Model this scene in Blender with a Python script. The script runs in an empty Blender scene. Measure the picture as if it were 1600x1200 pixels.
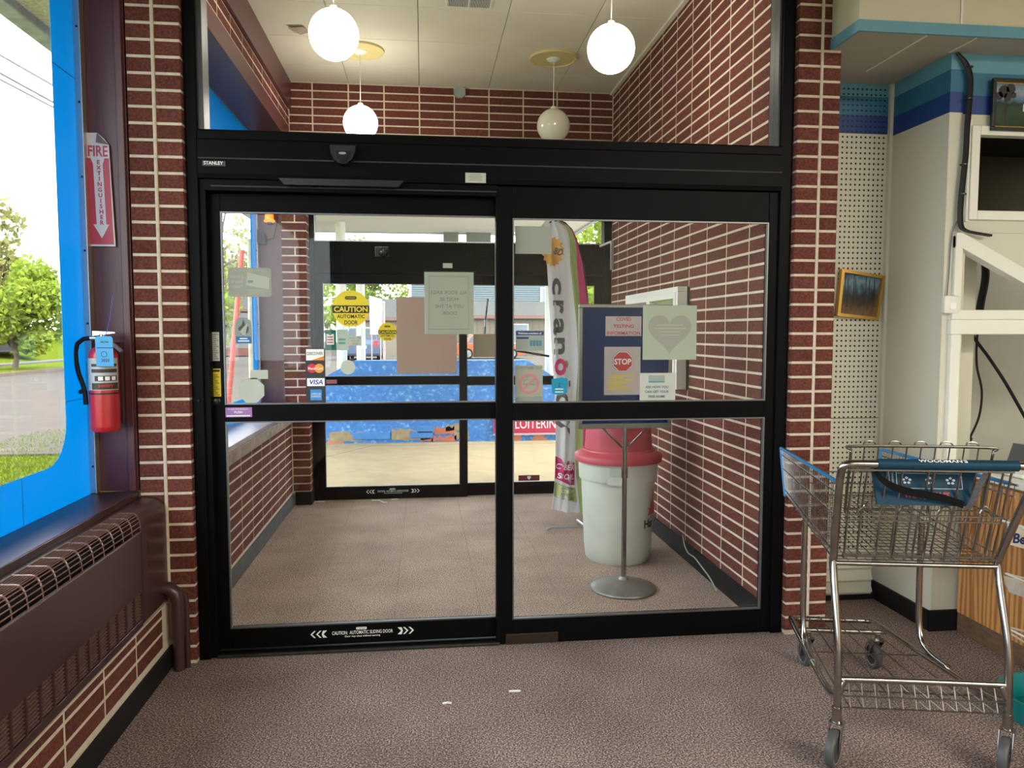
import bpy, bmesh, math, random
from mathutils import Vector, Matrix
random.seed(7)
S = bpy.context.scene
COL = S.collection
PI = math.pi

# ------------------------------------------------------------------ camera, sky, sun, store lights, exposure
cam_d = bpy.data.cameras.new('camera')
cam = bpy.data.objects.new('camera', cam_d)
COL.objects.link(cam)
FPX = 1185.0
cam_d.sensor_fit = 'HORIZONTAL'
cam_d.sensor_width = 36.0
cam_d.lens = 36.0 * FPX / 1600.0
cam_d.clip_start = 0.05
cam_d.clip_end = 600
CAMH = 1.50
YAW = math.atan(138 / FPX)
PITCH = math.atan(80 / FPX)
cam.location = (0, 0, CAMH)
cam.rotation_euler = (PI / 2 - PITCH, 0, -YAW)
S.camera = cam

w = bpy.data.worlds.new('sky')
S.world = w
w.use_nodes = True
bg = w.node_tree.nodes['Background']
bg.inputs['Color'].default_value = (0.90, 0.96, 1.0, 1)
bg.inputs['Strength'].default_value = 3.4

def light(name, kind, loc, rot, energy, color, **kw):
    d = bpy.data.lights.new(name, kind)
    d.energy = energy
    d.color = color
    for k, v in kw.items():
        setattr(d, k, v)
    o = bpy.data.objects.new(name, d)
    o.location = loc
    o.rotation_euler = rot
    COL.objects.link(o)
    return o

# hazy high sun, well to the right of the building
light('sun', 'SUN', (10, 5, 20), (math.radians(8), math.radians(38), 0), 2.4, (1.0, 0.95, 0.86), angle=math.radians(18))
# fluorescent ceiling fittings of the shop (behind and right of the camera)
for i, (lx, ly, e) in enumerate(((2.8, -2.2, 62), (4.4, -1.9, 96), (2.6, -4.6, 30), (4.4, -4.6, 50), (5.2, -3.3, 80))):
    light('shop_light', 'AREA', (lx, ly, 3.6), (0, 0, 0), e, (1.0, 0.94, 0.80), shape='RECTANGLE', size=2.2, size_y=0.3)

# unseen fill light added to brighten the little office behind the counter
light('office_fill', 'AREA', (4.6, 4.0, 2.58), (0, 0, 0), 9, (1.0, 0.95, 0.84), shape='RECTANGLE', size=1.2, size_y=0.3)

S.view_settings.view_transform = 'Standard'
S.view_settings.look = 'None'
S.view_settings.gamma = 1.0
S.view_settings.use_curve_mapping = False
S.view_settings.exposure = 1.1
S.cycles.transparent_max_bounces = 32
S.cycles.max_bounces = 10
S.cycles.diffuse_bounces = 5
S.cycles.sample_clamp_indirect = 6.0

def project(p):
    """pixel (1600 x 1200 frame) of a world point, used only to rank which bricks show largest"""
    cp, sp, cy, sy = math.cos(PITCH), math.sin(PITCH), math.cos(YAW), math.sin(YAW)
    fw = (sy * cp, cy * cp, -sp)
    rt = (cy, -sy, 0)
    up = (rt[1] * fw[2], -rt[0] * fw[2], rt[0] * fw[1] - rt[1] * fw[0])
    d = (p[0], p[1], p[2] - CAMH)
    z = sum(a * b for a, b in zip(d, fw))
    return 800 + FPX * sum(a * b for a, b in zip(d, rt)) / z, 600 - FPX * sum(a * b for a, b in zip(d, up)) / z, z

# ------------------------------------------------------------------ materials
MATS = {}
def newmat(name):
    m = bpy.data.materials.new(name)
    m.use_nodes = True
    nt = m.node_tree
    return m, nt, nt.nodes['Principled BSDF'], nt.nodes['Material Output']

def M(name, col, rough=0.6, metal=0.0, var=0.0, vscale=8.0, col2=None, bump=0.0, bscale=60.0, rand=0.0, spec=0.5, emit=None, detail=4.0, coat=0.0, stretch=None, transl=0.0):
    """procedural material: colour mottled by noise (towards col2 or darker), fine bump, per-object variation"""
    if name in MATS:
        return MATS[name]
    m, nt, b, out = newmat(name)
    N, L = nt.nodes, nt.links
    b.inputs['Base Color'].default_value = (*col, 1)
    b.inputs['Roughness'].default_value = rough
    b.inputs['Metallic'].default_value = metal
    b.inputs['Specular IOR Level'].default_value = spec
    if coat:
        b.inputs['Coat Weight'].default_value = coat
    if emit:
        b.inputs['Emission Color'].default_value = (*emit[0], 1)
        b.inputs['Emission Strength'].default_value = emit[1]
    cur = None
    if var or bump or rand:
        tc = N.new('ShaderNodeTexCoord')
        vec = tc.outputs['Object']
        if stretch:
            mp = N.new('ShaderNodeMapping')
            mp.inputs['Scale'].default_value = stretch
            L.new(vec, mp.inputs['Vector'])
            vec = mp.outputs['Vector']
        if rand:
            oi = N.new('ShaderNodeObjectInfo')
            ml = N.new('ShaderNodeMath')
            ml.operation = 'MULTIPLY'
            ml.inputs[1].default_value = 57.0
            L.new(oi.outputs['Random'], ml.inputs[0])
            ad = N.new('ShaderNodeVectorMath')
            ad.operation = 'ADD'
            L.new(vec, ad.inputs[0])
            L.new(ml.outputs[0], ad.inputs[1])
            vec = ad.outputs[0]
    if var:
        nz = N.new('ShaderNodeTexNoise')
        nz.inputs['Scale'].default_value = vscale
        nz.inputs['Detail'].default_value = detail
        L.new(vec, nz.inputs['Vector'])
        rp = N.new('ShaderNodeValToRGB')
        rp.color_ramp.elements[0].position = 0.5 - 0.22
        rp.color_ramp.elements[1].position = 0.5 + 0.22
        c2 = col2 or tuple(c * (1 - var) for c in col)
        rp.color_ramp.elements[0].color = (*c2, 1)
        rp.color_ramp.elements[1].color = (*col, 1)
        L.new(nz.outputs['Fac'], rp.inputs['Fac'])
        cur = rp.outputs['Color']
    if rand:
        hv = N.new('ShaderNodeHueSaturation')
        mr = N.new('ShaderNodeMapRange')
        mr.inputs['To Min'].default_value = 1 - rand
        mr.inputs['To Max'].default_value = 1 + rand
        L.new(oi.outputs['Random'], mr.inputs['Value'])
        L.new(mr.outputs['Result'], hv.inputs['Value'])
        hv.inputs['Color'].default_value = (*col, 1)
        if cur:
            L.new(cur, hv.inputs['Color'])
        cur = hv.outputs['Color']
    if cur:
        L.new(cur, b.inputs['Base Color'])
    if bump:
        n2 = N.new('ShaderNodeTexNoise')
        n2.inputs['Scale'].default_value = bscale
        n2.inputs['Detail'].default_value = 3.0
        L.new(vec, n2.inputs['Vector'])
        bp = N.new('ShaderNodeBump')
        bp.inputs['Strength'].default_value = bump
        bp.inputs['Distance'].default_value = 0.004
        L.new(n2.outputs['Fac'], bp.inputs['Height'])
        L.new(bp.outputs['Normal'], b.inputs['Normal'])
    if transl:
        tr = N.new('ShaderNodeBsdfTranslucent')
        tr.inputs['Color'].default_value = (*col, 1)
        if cur:
            L.new(cur, tr.inputs['Color'])
        mx = N.new('ShaderNodeMixShader')
        mx.inputs['Fac'].default_value = transl
        L.new(b.outputs[0], mx.inputs[1])
        L.new(tr.outputs[0], mx.inputs[2])
        L.new(mx.outputs[0], out.inputs['Surface'])
    MATS[name] = m
    return m

def glass_mat(name, tint=(0.978, 0.985, 0.982), refl=0.32, dirt=0.0):
    m, nt, b, out = newmat(name)
    N, L = nt.nodes, nt.links
    N.remove(b)
    tr = N.new('ShaderNodeBsdfTransparent')
    tr.inputs['Color'].default_value = (*tint, 1)
    gl = N.new('ShaderNodeBsdfGlossy')
    gl.inputs['Roughness'].default_value = 0.0
    gl.inputs['Color'].default_value = (1, 1, 1, 1)
    fr = N.new('ShaderNodeFresnel')
    fr.inputs['IOR'].default_value = 1.45
    mu = N.new('ShaderNodeMath')
    mu.operation = 'MULTIPLY'
    mu.inputs[1].default_value = refl
    L.new(fr.outputs[0], mu.inputs[0])
    mx = N.new('ShaderNodeMixShader')
    L.new(mu.outputs[0], mx.inputs['Fac'])
    L.new(tr.outputs[0], mx.inputs[1])
    L.new(gl.outputs[0], mx.inputs[2])
    L.new(mx.outputs[0], out.inputs['Surface'])
    return m
GLASS = glass_mat('window_glass')
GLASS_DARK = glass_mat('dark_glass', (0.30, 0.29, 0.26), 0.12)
GLASS_WIN = glass_mat('shopfront_glass', refl=0.10)

def film_mat():
    m, nt, b, out = newmat('blue_vinyl_film')
    N, L = nt.nodes, nt.links
    tr = N.new('ShaderNodeBsdfTranslucent')
    tr.inputs['Color'].default_value = (0.0, 0.135, 0.42, 1)
    b.inputs['Base Color'].default_value = (0.0, 0.12, 0.42, 1)
    b.inputs['Roughness'].default_value = 0.35
    mx = N.new('ShaderNodeMixShader')
    mx.inputs['Fac'].default_value = 0.62
    L.new(b.outputs[0], mx.inputs[1])
    L.new(tr.outputs[0], mx.inputs[2])
    L.new(mx.outputs[0], out.inputs['Surface'])
    return m
FILM = film_mat()

def carpet_mat(name, c1, c2, c3):
    m, nt, b, out = newmat(name)
    N, L = nt.nodes, nt.links
    tc = N.new('ShaderNodeTexCoord')
    n1 = N.new('ShaderNodeTexNoise')
    n1.inputs['Scale'].default_value = 150
    n1.inputs['Detail'].default_value = 3
    n2 = N.new('ShaderNodeTexNoise')
    n2.inputs['Scale'].default_value = 2.2
    n2.inputs['Detail'].default_value = 5
    g = N.new('ShaderNodeNewGeometry')
    L.new(g.outputs['Position'], n1.inputs['Vector'])
    L.new(g.outputs['Position'], n2.inputs['Vector'])
    rp = N.new('ShaderNodeValToRGB')
    rp.color_ramp.elements[0].position = 0.34
    rp.color_ramp.elements[0].color = (*c1, 1)
    rp.color_ramp.elements[1].position = 0.68
    rp.color_ramp.elements[1].color = (*c3, 1)
    e = rp.color_ramp.elements.new(0.5)
    e.color = (*c2, 1)
    L.new(n1.outputs['Fac'], rp.inputs['Fac'])
    mr = N.new('ShaderNodeMapRange')
    mr.inputs['From Min'].default_value = 0.3
    mr.inputs['From Max'].default_value = 0.7
    mr.inputs['To Min'].default_value = 0.80
    mr.inputs['To Max'].default_value = 1.12
    L.new(n2.outputs['Fac'], mr.inputs['Value'])
    hv = N.new('ShaderNodeHueSaturation')
    L.new(mr.outputs['Result'], hv.inputs['Value'])
    L.new(rp.outputs['Color'], hv.inputs['Color'])
    L.new(hv.outputs['Color'], b.inputs['Base Color'])
    b.inputs['Roughness'].default_value = 0.95
    b.inputs['Specular IOR Level'].default_value = 0.15
    bp = N.new('ShaderNodeBump')
    bp.inputs['Strength'].default_value = 0.7
    bp.inputs['Distance'].default_value = 0.004
    L.new(n1.outputs['Fac'], bp.inputs['Height'])
    L.new(bp.outputs['Normal'], b.inputs['Normal'])
    return m
CARPET = carpet_mat('carpet', (0.058, 0.041, 0.036), (0.215, 0.156, 0.136), (0.60, 0.49, 0.44))
CARPET_V = carpet_mat('carpet_vestibule', (0.11, 0.079, 0.063), (0.35, 0.262, 0.216), (0.76, 0.62, 0.53))

BRICK = M('brick_red', (0.19, 0.062, 0.045), 0.85, var=0.5, vscale=95, col2=(0.075, 0.021, 0.017), bump=1.0, bscale=200, rand=0.16, spec=0.2)
MORTAR = M('mortar', (0.70, 0.60, 0.475), 0.9, var=0.18, vscale=30, bump=0.5, bscale=140, spec=0.2)
MAROON = M('maroon_paint', (0.105, 0.030, 0.035), 0.36, var=0.25, vscale=14, bump=0.12, bscale=40, stretch=(6, 6, 0.6))
MAROON_D = M('maroon_metal', (0.060, 0.025, 0.025), 0.34, var=0.15, vscale=5)
BLACK = M('black_anodised', (0.0045, 0.0045, 0.005), 0.38, var=0.2, vscale=20, spec=0.05)
BLACK_P = M('black_plastic', (0.012, 0.012, 0.013), 0.3)
RUBBER = M('black_rubber', (0.012, 0.012, 0.013), 0.6, var=0.3, vscale=12, spec=0.2)
ALU = M('aluminium', (0.55, 0.57, 0.58), 0.35, metal=0.9)
ALU_D = M('grey_aluminium', (0.16, 0.165, 0.17), 0.35, metal=0.7)
CHROME = M('chrome', (0.40, 0.385, 0.365), 0.2, metal=1.0, var=0.25, vscale=18)
STEEL = M('worn_steel', (0.30, 0.285, 0.26), 0.3, metal=1.0, var=0.3, vscale=25)
CREAM = M('cream_paint', (0.60, 0.57, 0.42), 0.6, var=0.06, vscale=4)
CEIL = M('ceiling_paint', (0.70, 0.66, 0.53), 0.7, var=0.08, vscale=3, bump=0.08, bscale=30)
SEAM = M('ceiling_seam', (0.22, 0.19, 0.14), 0.9, var=0.1)
OFFWHITE = M('offwhite_wall', (0.60, 0.585, 0.48), 0.65, var=0.05, vscale=3)
WHITE = M('white_paint', (0.76, 0.75, 0.67), 0.5, var=0.04, vscale=6)
PURE = M('white_print', (0.85, 0.85, 0.83), 0.5, var=0.03)
PAPER = M('paper', (0.62, 0.66, 0.58), 0.8, var=0.04, vscale=12, transl=0.35)
PAPER_G = M('grey_paper', (0.46, 0.48, 0.42), 0.8, var=0.05, vscale=12, transl=0.35)
INK = M('black_ink', (0.015, 0.015, 0.018), 0.6, var=0.1)
INK_G = M('faded_ink', (0.27, 0.29, 0.26), 0.8, var=0.1)
RED = M('red_print', (0.50, 0.02, 0.03), 0.5, var=0.08)
YELLOW = M('yellow_print', (0.72, 0.56, 0.01), 0.5, var=0.06)
NAVY = M('navy_print', (0.012, 0.03, 0.16), 0.5, var=0.08)

# ------------------------------------------------------------------ mesh helpers
WL = {}
class MB:
    def __init__(self):
        self.v, self.f, self.m = [], [], []
        self.mi = 0
    def add(self, vs, fs):
        n = len(self.v)
        self.v += [tuple(p) for p in vs]
        for f in fs:
            self.f.append([i + n for i in f])
            self.m.append(self.mi)
        return self
    def box(self, x0, x1, y0, y1, z0, z1):
        vs = [(x, y, z) for z in (z0, z1) for y in (y0, y1) for x in (x0, x1)]
        return self.add(vs, [(0, 2, 3, 1), (4, 5, 7, 6), (0, 1, 5, 4), (2, 6, 7, 3), (0, 4, 6, 2), (1, 3, 7, 5)])
    def cbox(self, x0, x1, y0, y1, z0, z1, c=0.006):
        """box with chamfered edges"""
        bm = bmesh.new()
        bmesh.ops.create_cube(bm, size=1)
        for vt in bm.verts:
            vt.co = Vector(((x0 + x1) / 2 + vt.co.x * (x1 - x0), (y0 + y1) / 2 + vt.co.y * (y1 - y0), (z0 + z1) / 2 + vt.co.z * (z1 - z0)))
        bmesh.ops.bevel(bm, geom=bm.edges[:], offset=c, segments=2, affect='EDGES', profile=0.5)
        bm.verts.index_update()
        self.add([vt.co.copy() for vt in bm.verts], [[vt.index for vt in f.verts] for f in bm.faces])
        bm.free()
        return self
    def prism(self, poly, fn, w0, w1):
        """polygon (u, v) swept from w0 to w1; fn(u, v, w) gives the point"""
        n = len(poly)
        vs = [fn(u, v, w0) for u, v in poly] + [fn(u, v, w1) for u, v in poly]
        fs = [list(range(n))[::-1], list(range(n, 2 * n))]
        fs += [(i, (i + 1) % n, n + (i + 1) % n, n + i) for i in range(n)]
        return self.add(vs, fs)
    def tube(self, pts, r, n=8, closed=False, r1=None):
        pts = [Vector(p) for p in pts]
        k = len(pts)
        ts = []
        for i in range(k):
            if closed:
                t = pts[(i + 1) % k] - pts[i - 1]
            else:
                t = pts[min(i + 1, k - 1)] - pts[max(i - 1, 0)]
            ts.append(t.normalized())
        a = Vector((0, 0, 1)) if abs(ts[0].z) < 0.9 else Vector((1, 0, 0))
        nn = (a - ts[0] * a.dot(ts[0])).normalized()
        vs, fs = [], []
        for i in range(k):
            nn = (nn - ts[i] * nn.dot(ts[i])).normalized()
            bb = ts[i].cross(nn)
            rr = r if r1 is None else r + (r1 - r) * i / max(1, k - 1)
            for j in range(n):
                an = 2 * PI * j / n
                vs.append(pts[i] + nn * math.cos(an) * rr + bb * math.sin(an) * rr)
        for i in range(k if closed else k - 1):
            i2 = (i + 1) % k
            for j in range(n):
                fs.append((i * n + j, i * n + (j + 1) % n, i2 * n + (j + 1) % n, i2 * n + j))
        if not closed:
            fs.append(list(range(n))[::-1])
            fs.append([(k - 1) * n + j for j in range(n)])
        return self.add(vs, fs)
    def lathe(self, prof, c=(0, 0, 0), n=28, axis='z', a0=0.0, a1=None):
        full = a1 is None
        a1 = 2 * PI if full else a1
        cols = n if full else n + 1
        vs, fs = [], []
        for r, h in prof:
            for j in range(cols):
                an = a0 + (a1 - a0) * j / n
                x, y = r * math.cos(an), r * math.sin(an)
                p = {'z': (x, y, h), 'y': (x, h, y), 'x': (h, x, y)}[axis]
                vs.append((c[0] + p[0], c[1] + p[1], c[2] + p[2]))
        for i in range(len(prof) - 1):
            for j in range(n):
                j2 = (j + 1) % cols
                fs.append((i * cols + j, i * cols + j2, (i + 1) * cols + j2, (i + 1) * cols + j))
        if full:
            if prof[0][0] > 1e-6:
                fs.append([j for j in range(n)][::-1])
            if prof[-1][0] > 1e-6:
                fs.append([(len(prof) - 1) * cols + j for j in range(n)])
        return self.add(vs, fs)
    def disc(self, c, r, y0, y1, n=32, a0=0.0):
        """flat disc facing -Y between y0 and y1"""
        return self.prism([(math.cos(a0 + 2 * PI * i / n) * r, math.sin(a0 + 2 * PI * i / n) * r) for i in range(n)], lambda u, v, w: (c[0] + u, w, c[1] + v), y0, y1)
    def grid(self, fn, nu, nv):
        vs = [fn(i / nu, j / nv) for j in range(nv + 1) for i in range(nu + 1)]
        fs = [(j * (nu + 1) + i, j * (nu + 1) + i + 1, (j + 1) * (nu + 1) + i + 1, (j + 1) * (nu + 1) + i) for j in range(nv) for i in range(nu)]
        return self.add(vs, fs)
    def build(self, name, mat, parent=None, smooth=False, origin=None, fix=True):
        xs = [p[0] for p in self.v]; ys = [p[1] for p in self.v]; zs = [p[2] for p in self.v]
        if origin is None:
            origin = ((min(xs) + max(xs)) / 2, (min(ys) + max(ys)) / 2, min(zs))
        me = bpy.data.meshes.new(name)
        me.from_pydata([(p[0] - origin[0], p[1] - origin[1], p[2] - origin[2]) for p in self.v], [], self.f)
        if fix:
            bm = bmesh.new(); bm.from_mesh(me)
            bmesh.ops.recalc_face_normals(bm, faces=bm.faces)
            bm.to_mesh(me); bm.free()
        mats = mat if isinstance(mat, (list, tuple)) else [mat]
        for mm in mats:
            me.materials.append(mm)
        if len(mats) > 1:
            me.polygons.foreach_set('material_index', self.m)
        if smooth:
            me.polygons.foreach_set('use_smooth', [True] * len(me.polygons))
            try:
                me.set_sharp_from_angle(angle=math.radians(40))
            except Exception:
                pass
        o = bpy.data.objects.new(name, me)
        COL.objects.link(o)
        place(o, parent, origin)
        return o

def place(o, parent, origin):
    WL[o] = Vector(origin)
    if parent is not None:
        o.parent = parent
        o.location = Vector(origin) - WL[parent]
    else:
        o.location = origin

def tag(o, label, cat=None, group=None, kind=None):
    if label: o['label'] = label
    if cat: o['category'] = cat
    if group: o['group'] = group
    if kind: o['kind'] = kind
    return o

def thing(name, label, cat, loc=(0, 0, 0), rotz=0.0, group=None, kind=None, local=None):
    """an Empty at the base of a thing; its parts are then given in world coordinates, or in its own frame if it is turned"""
    o = bpy.data.objects.new(name, None)
    o.empty_display_size = 0.1
    COL.objects.link(o)
    o.location = loc
    o.rotation_euler = (0, 0, rotz)
    loc_frame = rotz != 0.0 if local is None else local
    WL[o] = Vector((0, 0, 0)) if loc_frame else Vector(loc)
    tag(o, label, cat, group, kind)
    return o

def box(name, mat, x0, x1, y0, y1, z0, z1, parent=None, c=0.0):
    mb = MB()
    if c:
        mb.cbox(x0, x1, y0, y1, z0, z1, c)
    else:
        mb.box(x0, x1, y0, y1, z0, z1)
    return mb.build(name, mat, parent)

def text_mesh(s, height=None, width=None, depth=0.0006, align='CENTER', bold=0.0, shear=0.0):
    cu = bpy.data.curves.new('lettering', 'FONT')
    cu.body = s
    cu.size = 1.0
    cu.extrude = 0.0
    cu.offset = bold
    cu.shear = shear
    cu.resolution_u = 3
    cu.align_x = 'LEFT'
    o = bpy.data.objects.new('lettering', cu)
    COL.objects.link(o)
    me = bpy.data.meshes.new_from_object(o)
    COL.objects.unlink(o)
    bpy.data.objects.remove(o)
    bpy.data.curves.remove(cu)
    xs = [v.co.x for v in me.vertices]; ys = [v.co.y for v in me.vertices]
    if not xs:
        return me, 0, 0
    x0, x1, y0, y1 = min(xs), max(xs), min(ys), max(ys)
    sy = (height / (y1 - y0)) if height else None
    sx = (width / (x1 - x0)) if width else sy
    sy = sy or sx
    for v in me.vertices:
        v.co.x = (v.co.x - (x0 + x1) / 2) * sx
        v.co.y = (v.co.y - (y0 + y1) / 2) * sy
    return me, (x1 - x0) * sx, (y1 - y0) * sy

def letters(s, cx, y, cz, mat, parent, height=None, width=None, mirror=False, rot=0.0, name='lettering', bold=0.0, shear=0.0, facing='S', fn=None):
    """flat lettering standing in a plane that faces the camera side (-Y), centred on (cx, cz)"""
    me, _, _ = text_mesh(s, height, width, bold=bold, shear=shear)
    ca, sa = math.cos(rot), math.sin(rot)
    org = Vector((cx, y, cz))
    for v in me.vertices:
        u, t = v.co.x * (-1 if mirror else 1), v.co.y
        u, t = u * ca - t * sa, u * sa + t * ca
        if fn:
            v.co = Vector(fn(u, t)) - org
        elif facing == 'S':
            v.co = Vector((u, 0, t))
        elif facing == 'W':
            v.co = Vector((0, -u, t))
    me.materials.clear()
    me.materials.append(mat)
    me.name = name
    o = bpy.data.objects.new(name, me)
    COL.objects.link(o)
    place(o, parent, org)
    return o

# ------------------------------------------------------------------ bricks
CRS = 0.0704
BL = 0.305
JT = 0.0125
_bm = {}
def brick_mesh(w, h, d=0.03):
    k = (round(w, 3), round(h, 3))
    if k not in _bm:
        c = 0.0016
        mb = MB()
        W, H = w / 2, h / 2
        vs = []
        for y, i in ((d, 0), (c, 0), (0, c)):
            vs += [(-W + i, y, -H + i), (W - i, y, -H + i), (W - i, y, H - i), (-W + i, y, H - i)]
        fs = [(8, 9, 10, 11)]
        for a in (0, 4):
            fs += [(a + j, a + (j + 1) % 4, a + 4 + (j + 1) % 4, a + 4 + j) for j in range(4)]
        mb.add(vs, fs)
        me = bpy.data.meshes.new('brick')
        me.from_pydata(mb.v, [], mb.f)
        bm = bmesh.new(); bm.from_mesh(me)
        bmesh.ops.recalc_face_normals(bm, faces=bm.faces)
        bm.to_mesh(me); bm.free()
        # make sure the front face looks along -Y
        if me.polygons[0].normal.y > 0:
            me.flip_normals()
        me.materials.append(BRICK)
        _bm[k] = me
    return _bm[k]

ROT = {'S': 0.0, 'W': -PI / 2, 'E': PI / 2}
def lay_bricks(parent, facing, plane, cells, limit=300, rank=None):
    """cells: (u0, u1, z0, z1) outer sizes including half joints; plane: where the brick faces stand"""
    cells = [c for c in cells if c[1] - c[0] > 0.03 and c[3] - c[2] > 0.025]
    def pos(c):
        u, z = (c[0] + c[1]) / 2, (c[2] + c[3]) / 2
        return (u, plane, z) if facing == 'S' else (plane, u, z)
    rest = []
    if len(cells) > limit:
        cells = sorted(cells, key=lambda c: rank(pos(c)), reverse=True)
        rest = cells[limit:]
        cells = cells[:limit]
    for c in cells:
        me = brick_mesh(c[1] - c[0] - JT, c[3] - c[2] - JT)
        o = bpy.data.objects.new('brick', me)
        o.rotation_euler = (0, 0, ROT[facing])
        COL.objects.link(o)
        p = Vector(pos(c))
        off = random.uniform(-0.0005, 0.0005)
        p += Vector({'S': (0, off, 0), 'W': (off, 0, 0), 'E': (off, 0, 0)}[facing])
        place(o, parent, p)
    if rest:
        mb = MB()
        for c in rest:
            me = brick_mesh(c[1] - c[0] - JT, c[3] - c[2] - JT)
            R = Matrix.Rotation(ROT[facing], 3, 'Z')
            p = Vector(pos(c))
            mb.add([R @ v.co + p for v in me.vertices], [list(f.vertices) for f in me.polygons])
        o = mb.build('far_bricks', BRICK, parent, fix=False)
        o['kind'] = 'stuff'

def rows(phase, z0, z1, c=CRS):
    k0 = math.floor((z0 - phase) / c)
    out = []
    z = phase + k0 * c
    while z < z1 - 1e-6:
        a, b = max(z, z0), min(z + c, z1)
        out.append((a, b))
        z += c
    return out

def cols(joints, u0, u1):
    js = [u0] + sorted(j for j in joints if u0 + 0.02 < j < u1 - 0.02) + [u1]
    return list(zip(js, js[1:]))
# ================================================================== THE SETTING
def struct(o, label=None, cat=None):
    o['kind'] = 'structure'
    if label: o['label'] = label
    if cat: o['category'] = cat
    return o

D = 3.50            # face of the entrance wall on the shop side
YB = 6.86           # far end of the vestibule
XR, XL = 1.72, -1.14
CZ = 3.66

# ---- floors
fl = struct(box('floor', CARPET, -1.46, 7.2, -6.2, 3.60, -0.12, 0.0), 'speckled brown carpet of the shop in front of the doors', 'floor')
struct(box('floor_alcove', CARPET, 1.95, 7.2, 3.60, 4.6, -0.12, 0.0), 'dark carpet of the alcove in front of the pegboard', 'floor')
fv = struct(box('floor_vestibule', M('carpet_backing', (0.05, 0.04, 0.035), 0.95, var=0.2), -1.44, 1.95, 3.60, 7.0, -0.12, -0.003), 'brown carpet tiles of the vestibule between the two doors', 'floor')
tile_mesh = {}
xs = [-1.14] + [-0.62 + 0.457 * k for k in range(-1, 6) if -1.14 < -0.62 + 0.457 * k < 1.70] + [1.72]
ys = [3.60] + [4.50 + 0.457 * k for k in range(-2, 6) if 3.62 < 4.50 + 0.457 * k < 6.84] + [6.95]
for a, b in zip(xs, xs[1:]):
    for c, d in zip(ys, ys[1:]):
        key = (round(b - a, 3), round(d - c, 3))
        mb = MB()
        g = 0.0006
        mb.cbox(a + g, b - g, c + g, d - g, -0.008, 0.0, 0.0015)
        if key in tile_mesh:
            o = bpy.data.objects.new('carpet_tile', tile_mesh[key])
            COL.objects.link(o)
            place(o, fv, ((a + b) / 2, (c + d) / 2, -0.008))
        else:
            o = mb.build('carpet_tile', CARPET_V, fv)
            tile_mesh[key] = o.data

# ---- ceiling with its painted panels
ce = struct(box('ceiling', SEAM, -1.5, 7.3, -6.3, 7.02, 3.668, 3.85), 'cream panelled ceiling over the vestibule', 'ceiling')
xs = [-1.14] + [-0.02 + 0.608 * k for k in range(-2, 4) if -1.1 < -0.02 + 0.608 * k < 1.70] + [1.72]
ys = [3.64] + [5.825 + 0.59 * k for k in range(-4, 3) if 3.7 < 5.825 + 0.59 * k < 6.80] + [6.86]
for a, b in zip(xs, xs[1:]):
    for c, d in zip(ys, ys[1:]):
        box('ceiling_panel', CEIL, a + 0.0022, b - 0.0022, c + 0.0022, d - 0.0022, CZ - 0.002, 3.668, ce, c=0.002)
struct(box('trim_1', CEIL, 1.69, 1.72, 3.66, 6.86, CZ - 0.02, CZ - 0.003), 'thin cream moulding where the ceiling meets the brick wall', 'trim')
# curled flakes of ceiling paint
flake = M('bare_plaster', (0.45, 0.38, 0.28), 0.9, var=0.4, vscale=40)
for pts in (((-0.93, 5.64), (-0.82, 5.62), (-0.80, 5.72), (-0.86, 5.76), (-0.90, 5.71)), ((-0.72, 5.45), (-0.58, 5.50), (-0.60, 5.56), (-0.70, 5.52))):
    mb = MB()
    mb.prism(list(pts), lambda u, v, w: (u, v, w + (u + 0.75) * 0.05), CZ - 0.012, CZ - 0.009)
    mb.build('paint_flake', flake, ce)

# ---- shop side: left wall below and above the windows
wl = struct(box('wall_left', MORTAR, -1.47, -1.1464, -6.2, 3.62, 0.0, 0.30), 'low brick wall under the shop window and heater', 'wall')
lay_bricks(wl, 'E', -1.145, [(a, b, c, d) for a, b in cols([3.40 - 0.305 * k for k in range(1, 8)], 1.30, 3.40) for c, d in rows(0.117, 0.117, 0.30)])
wlb = struct(box('wall_left_apron', MAROON_D, -1.47, -1.268, -6.2, 3.62, 0.30, 0.745), 'maroon panel behind the heater', 'wall')
wlu = struct(box('wall_left_upper', MAROON, -1.47, -1.14, -6.2, 3.62, 3.14, 3.668), 'maroon wall above the shop window', 'wall')
struct(box('baseboard_left', RUBBER, -1.145, -1.132, -6.0, 3.499, 0.0, 0.095), 'black vinyl baseboard under the shop heater', 'baseboard')
sill1 = struct(box('trim_2', MAROON_D, -1.455, -1.262, -6.2, 3.50, 0.748, 0.80, c=0.004), 'maroon metal window sill above the heater', 'sill')

# ---- the maroon window jamb panel that faces the shop, with its edge trim
jp = struct(box('trim_3', MAROON, -1.47, -1.262, 3.50, 3.62, 0.80, 3.14), 'maroon jamb panel carrying the fire extinguisher', 'trim')
box('jamb_strip', MAROON, -1.298, -1.268, 3.484, 3.5, 0.80, 3.14, jp, c=0.003)

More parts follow.
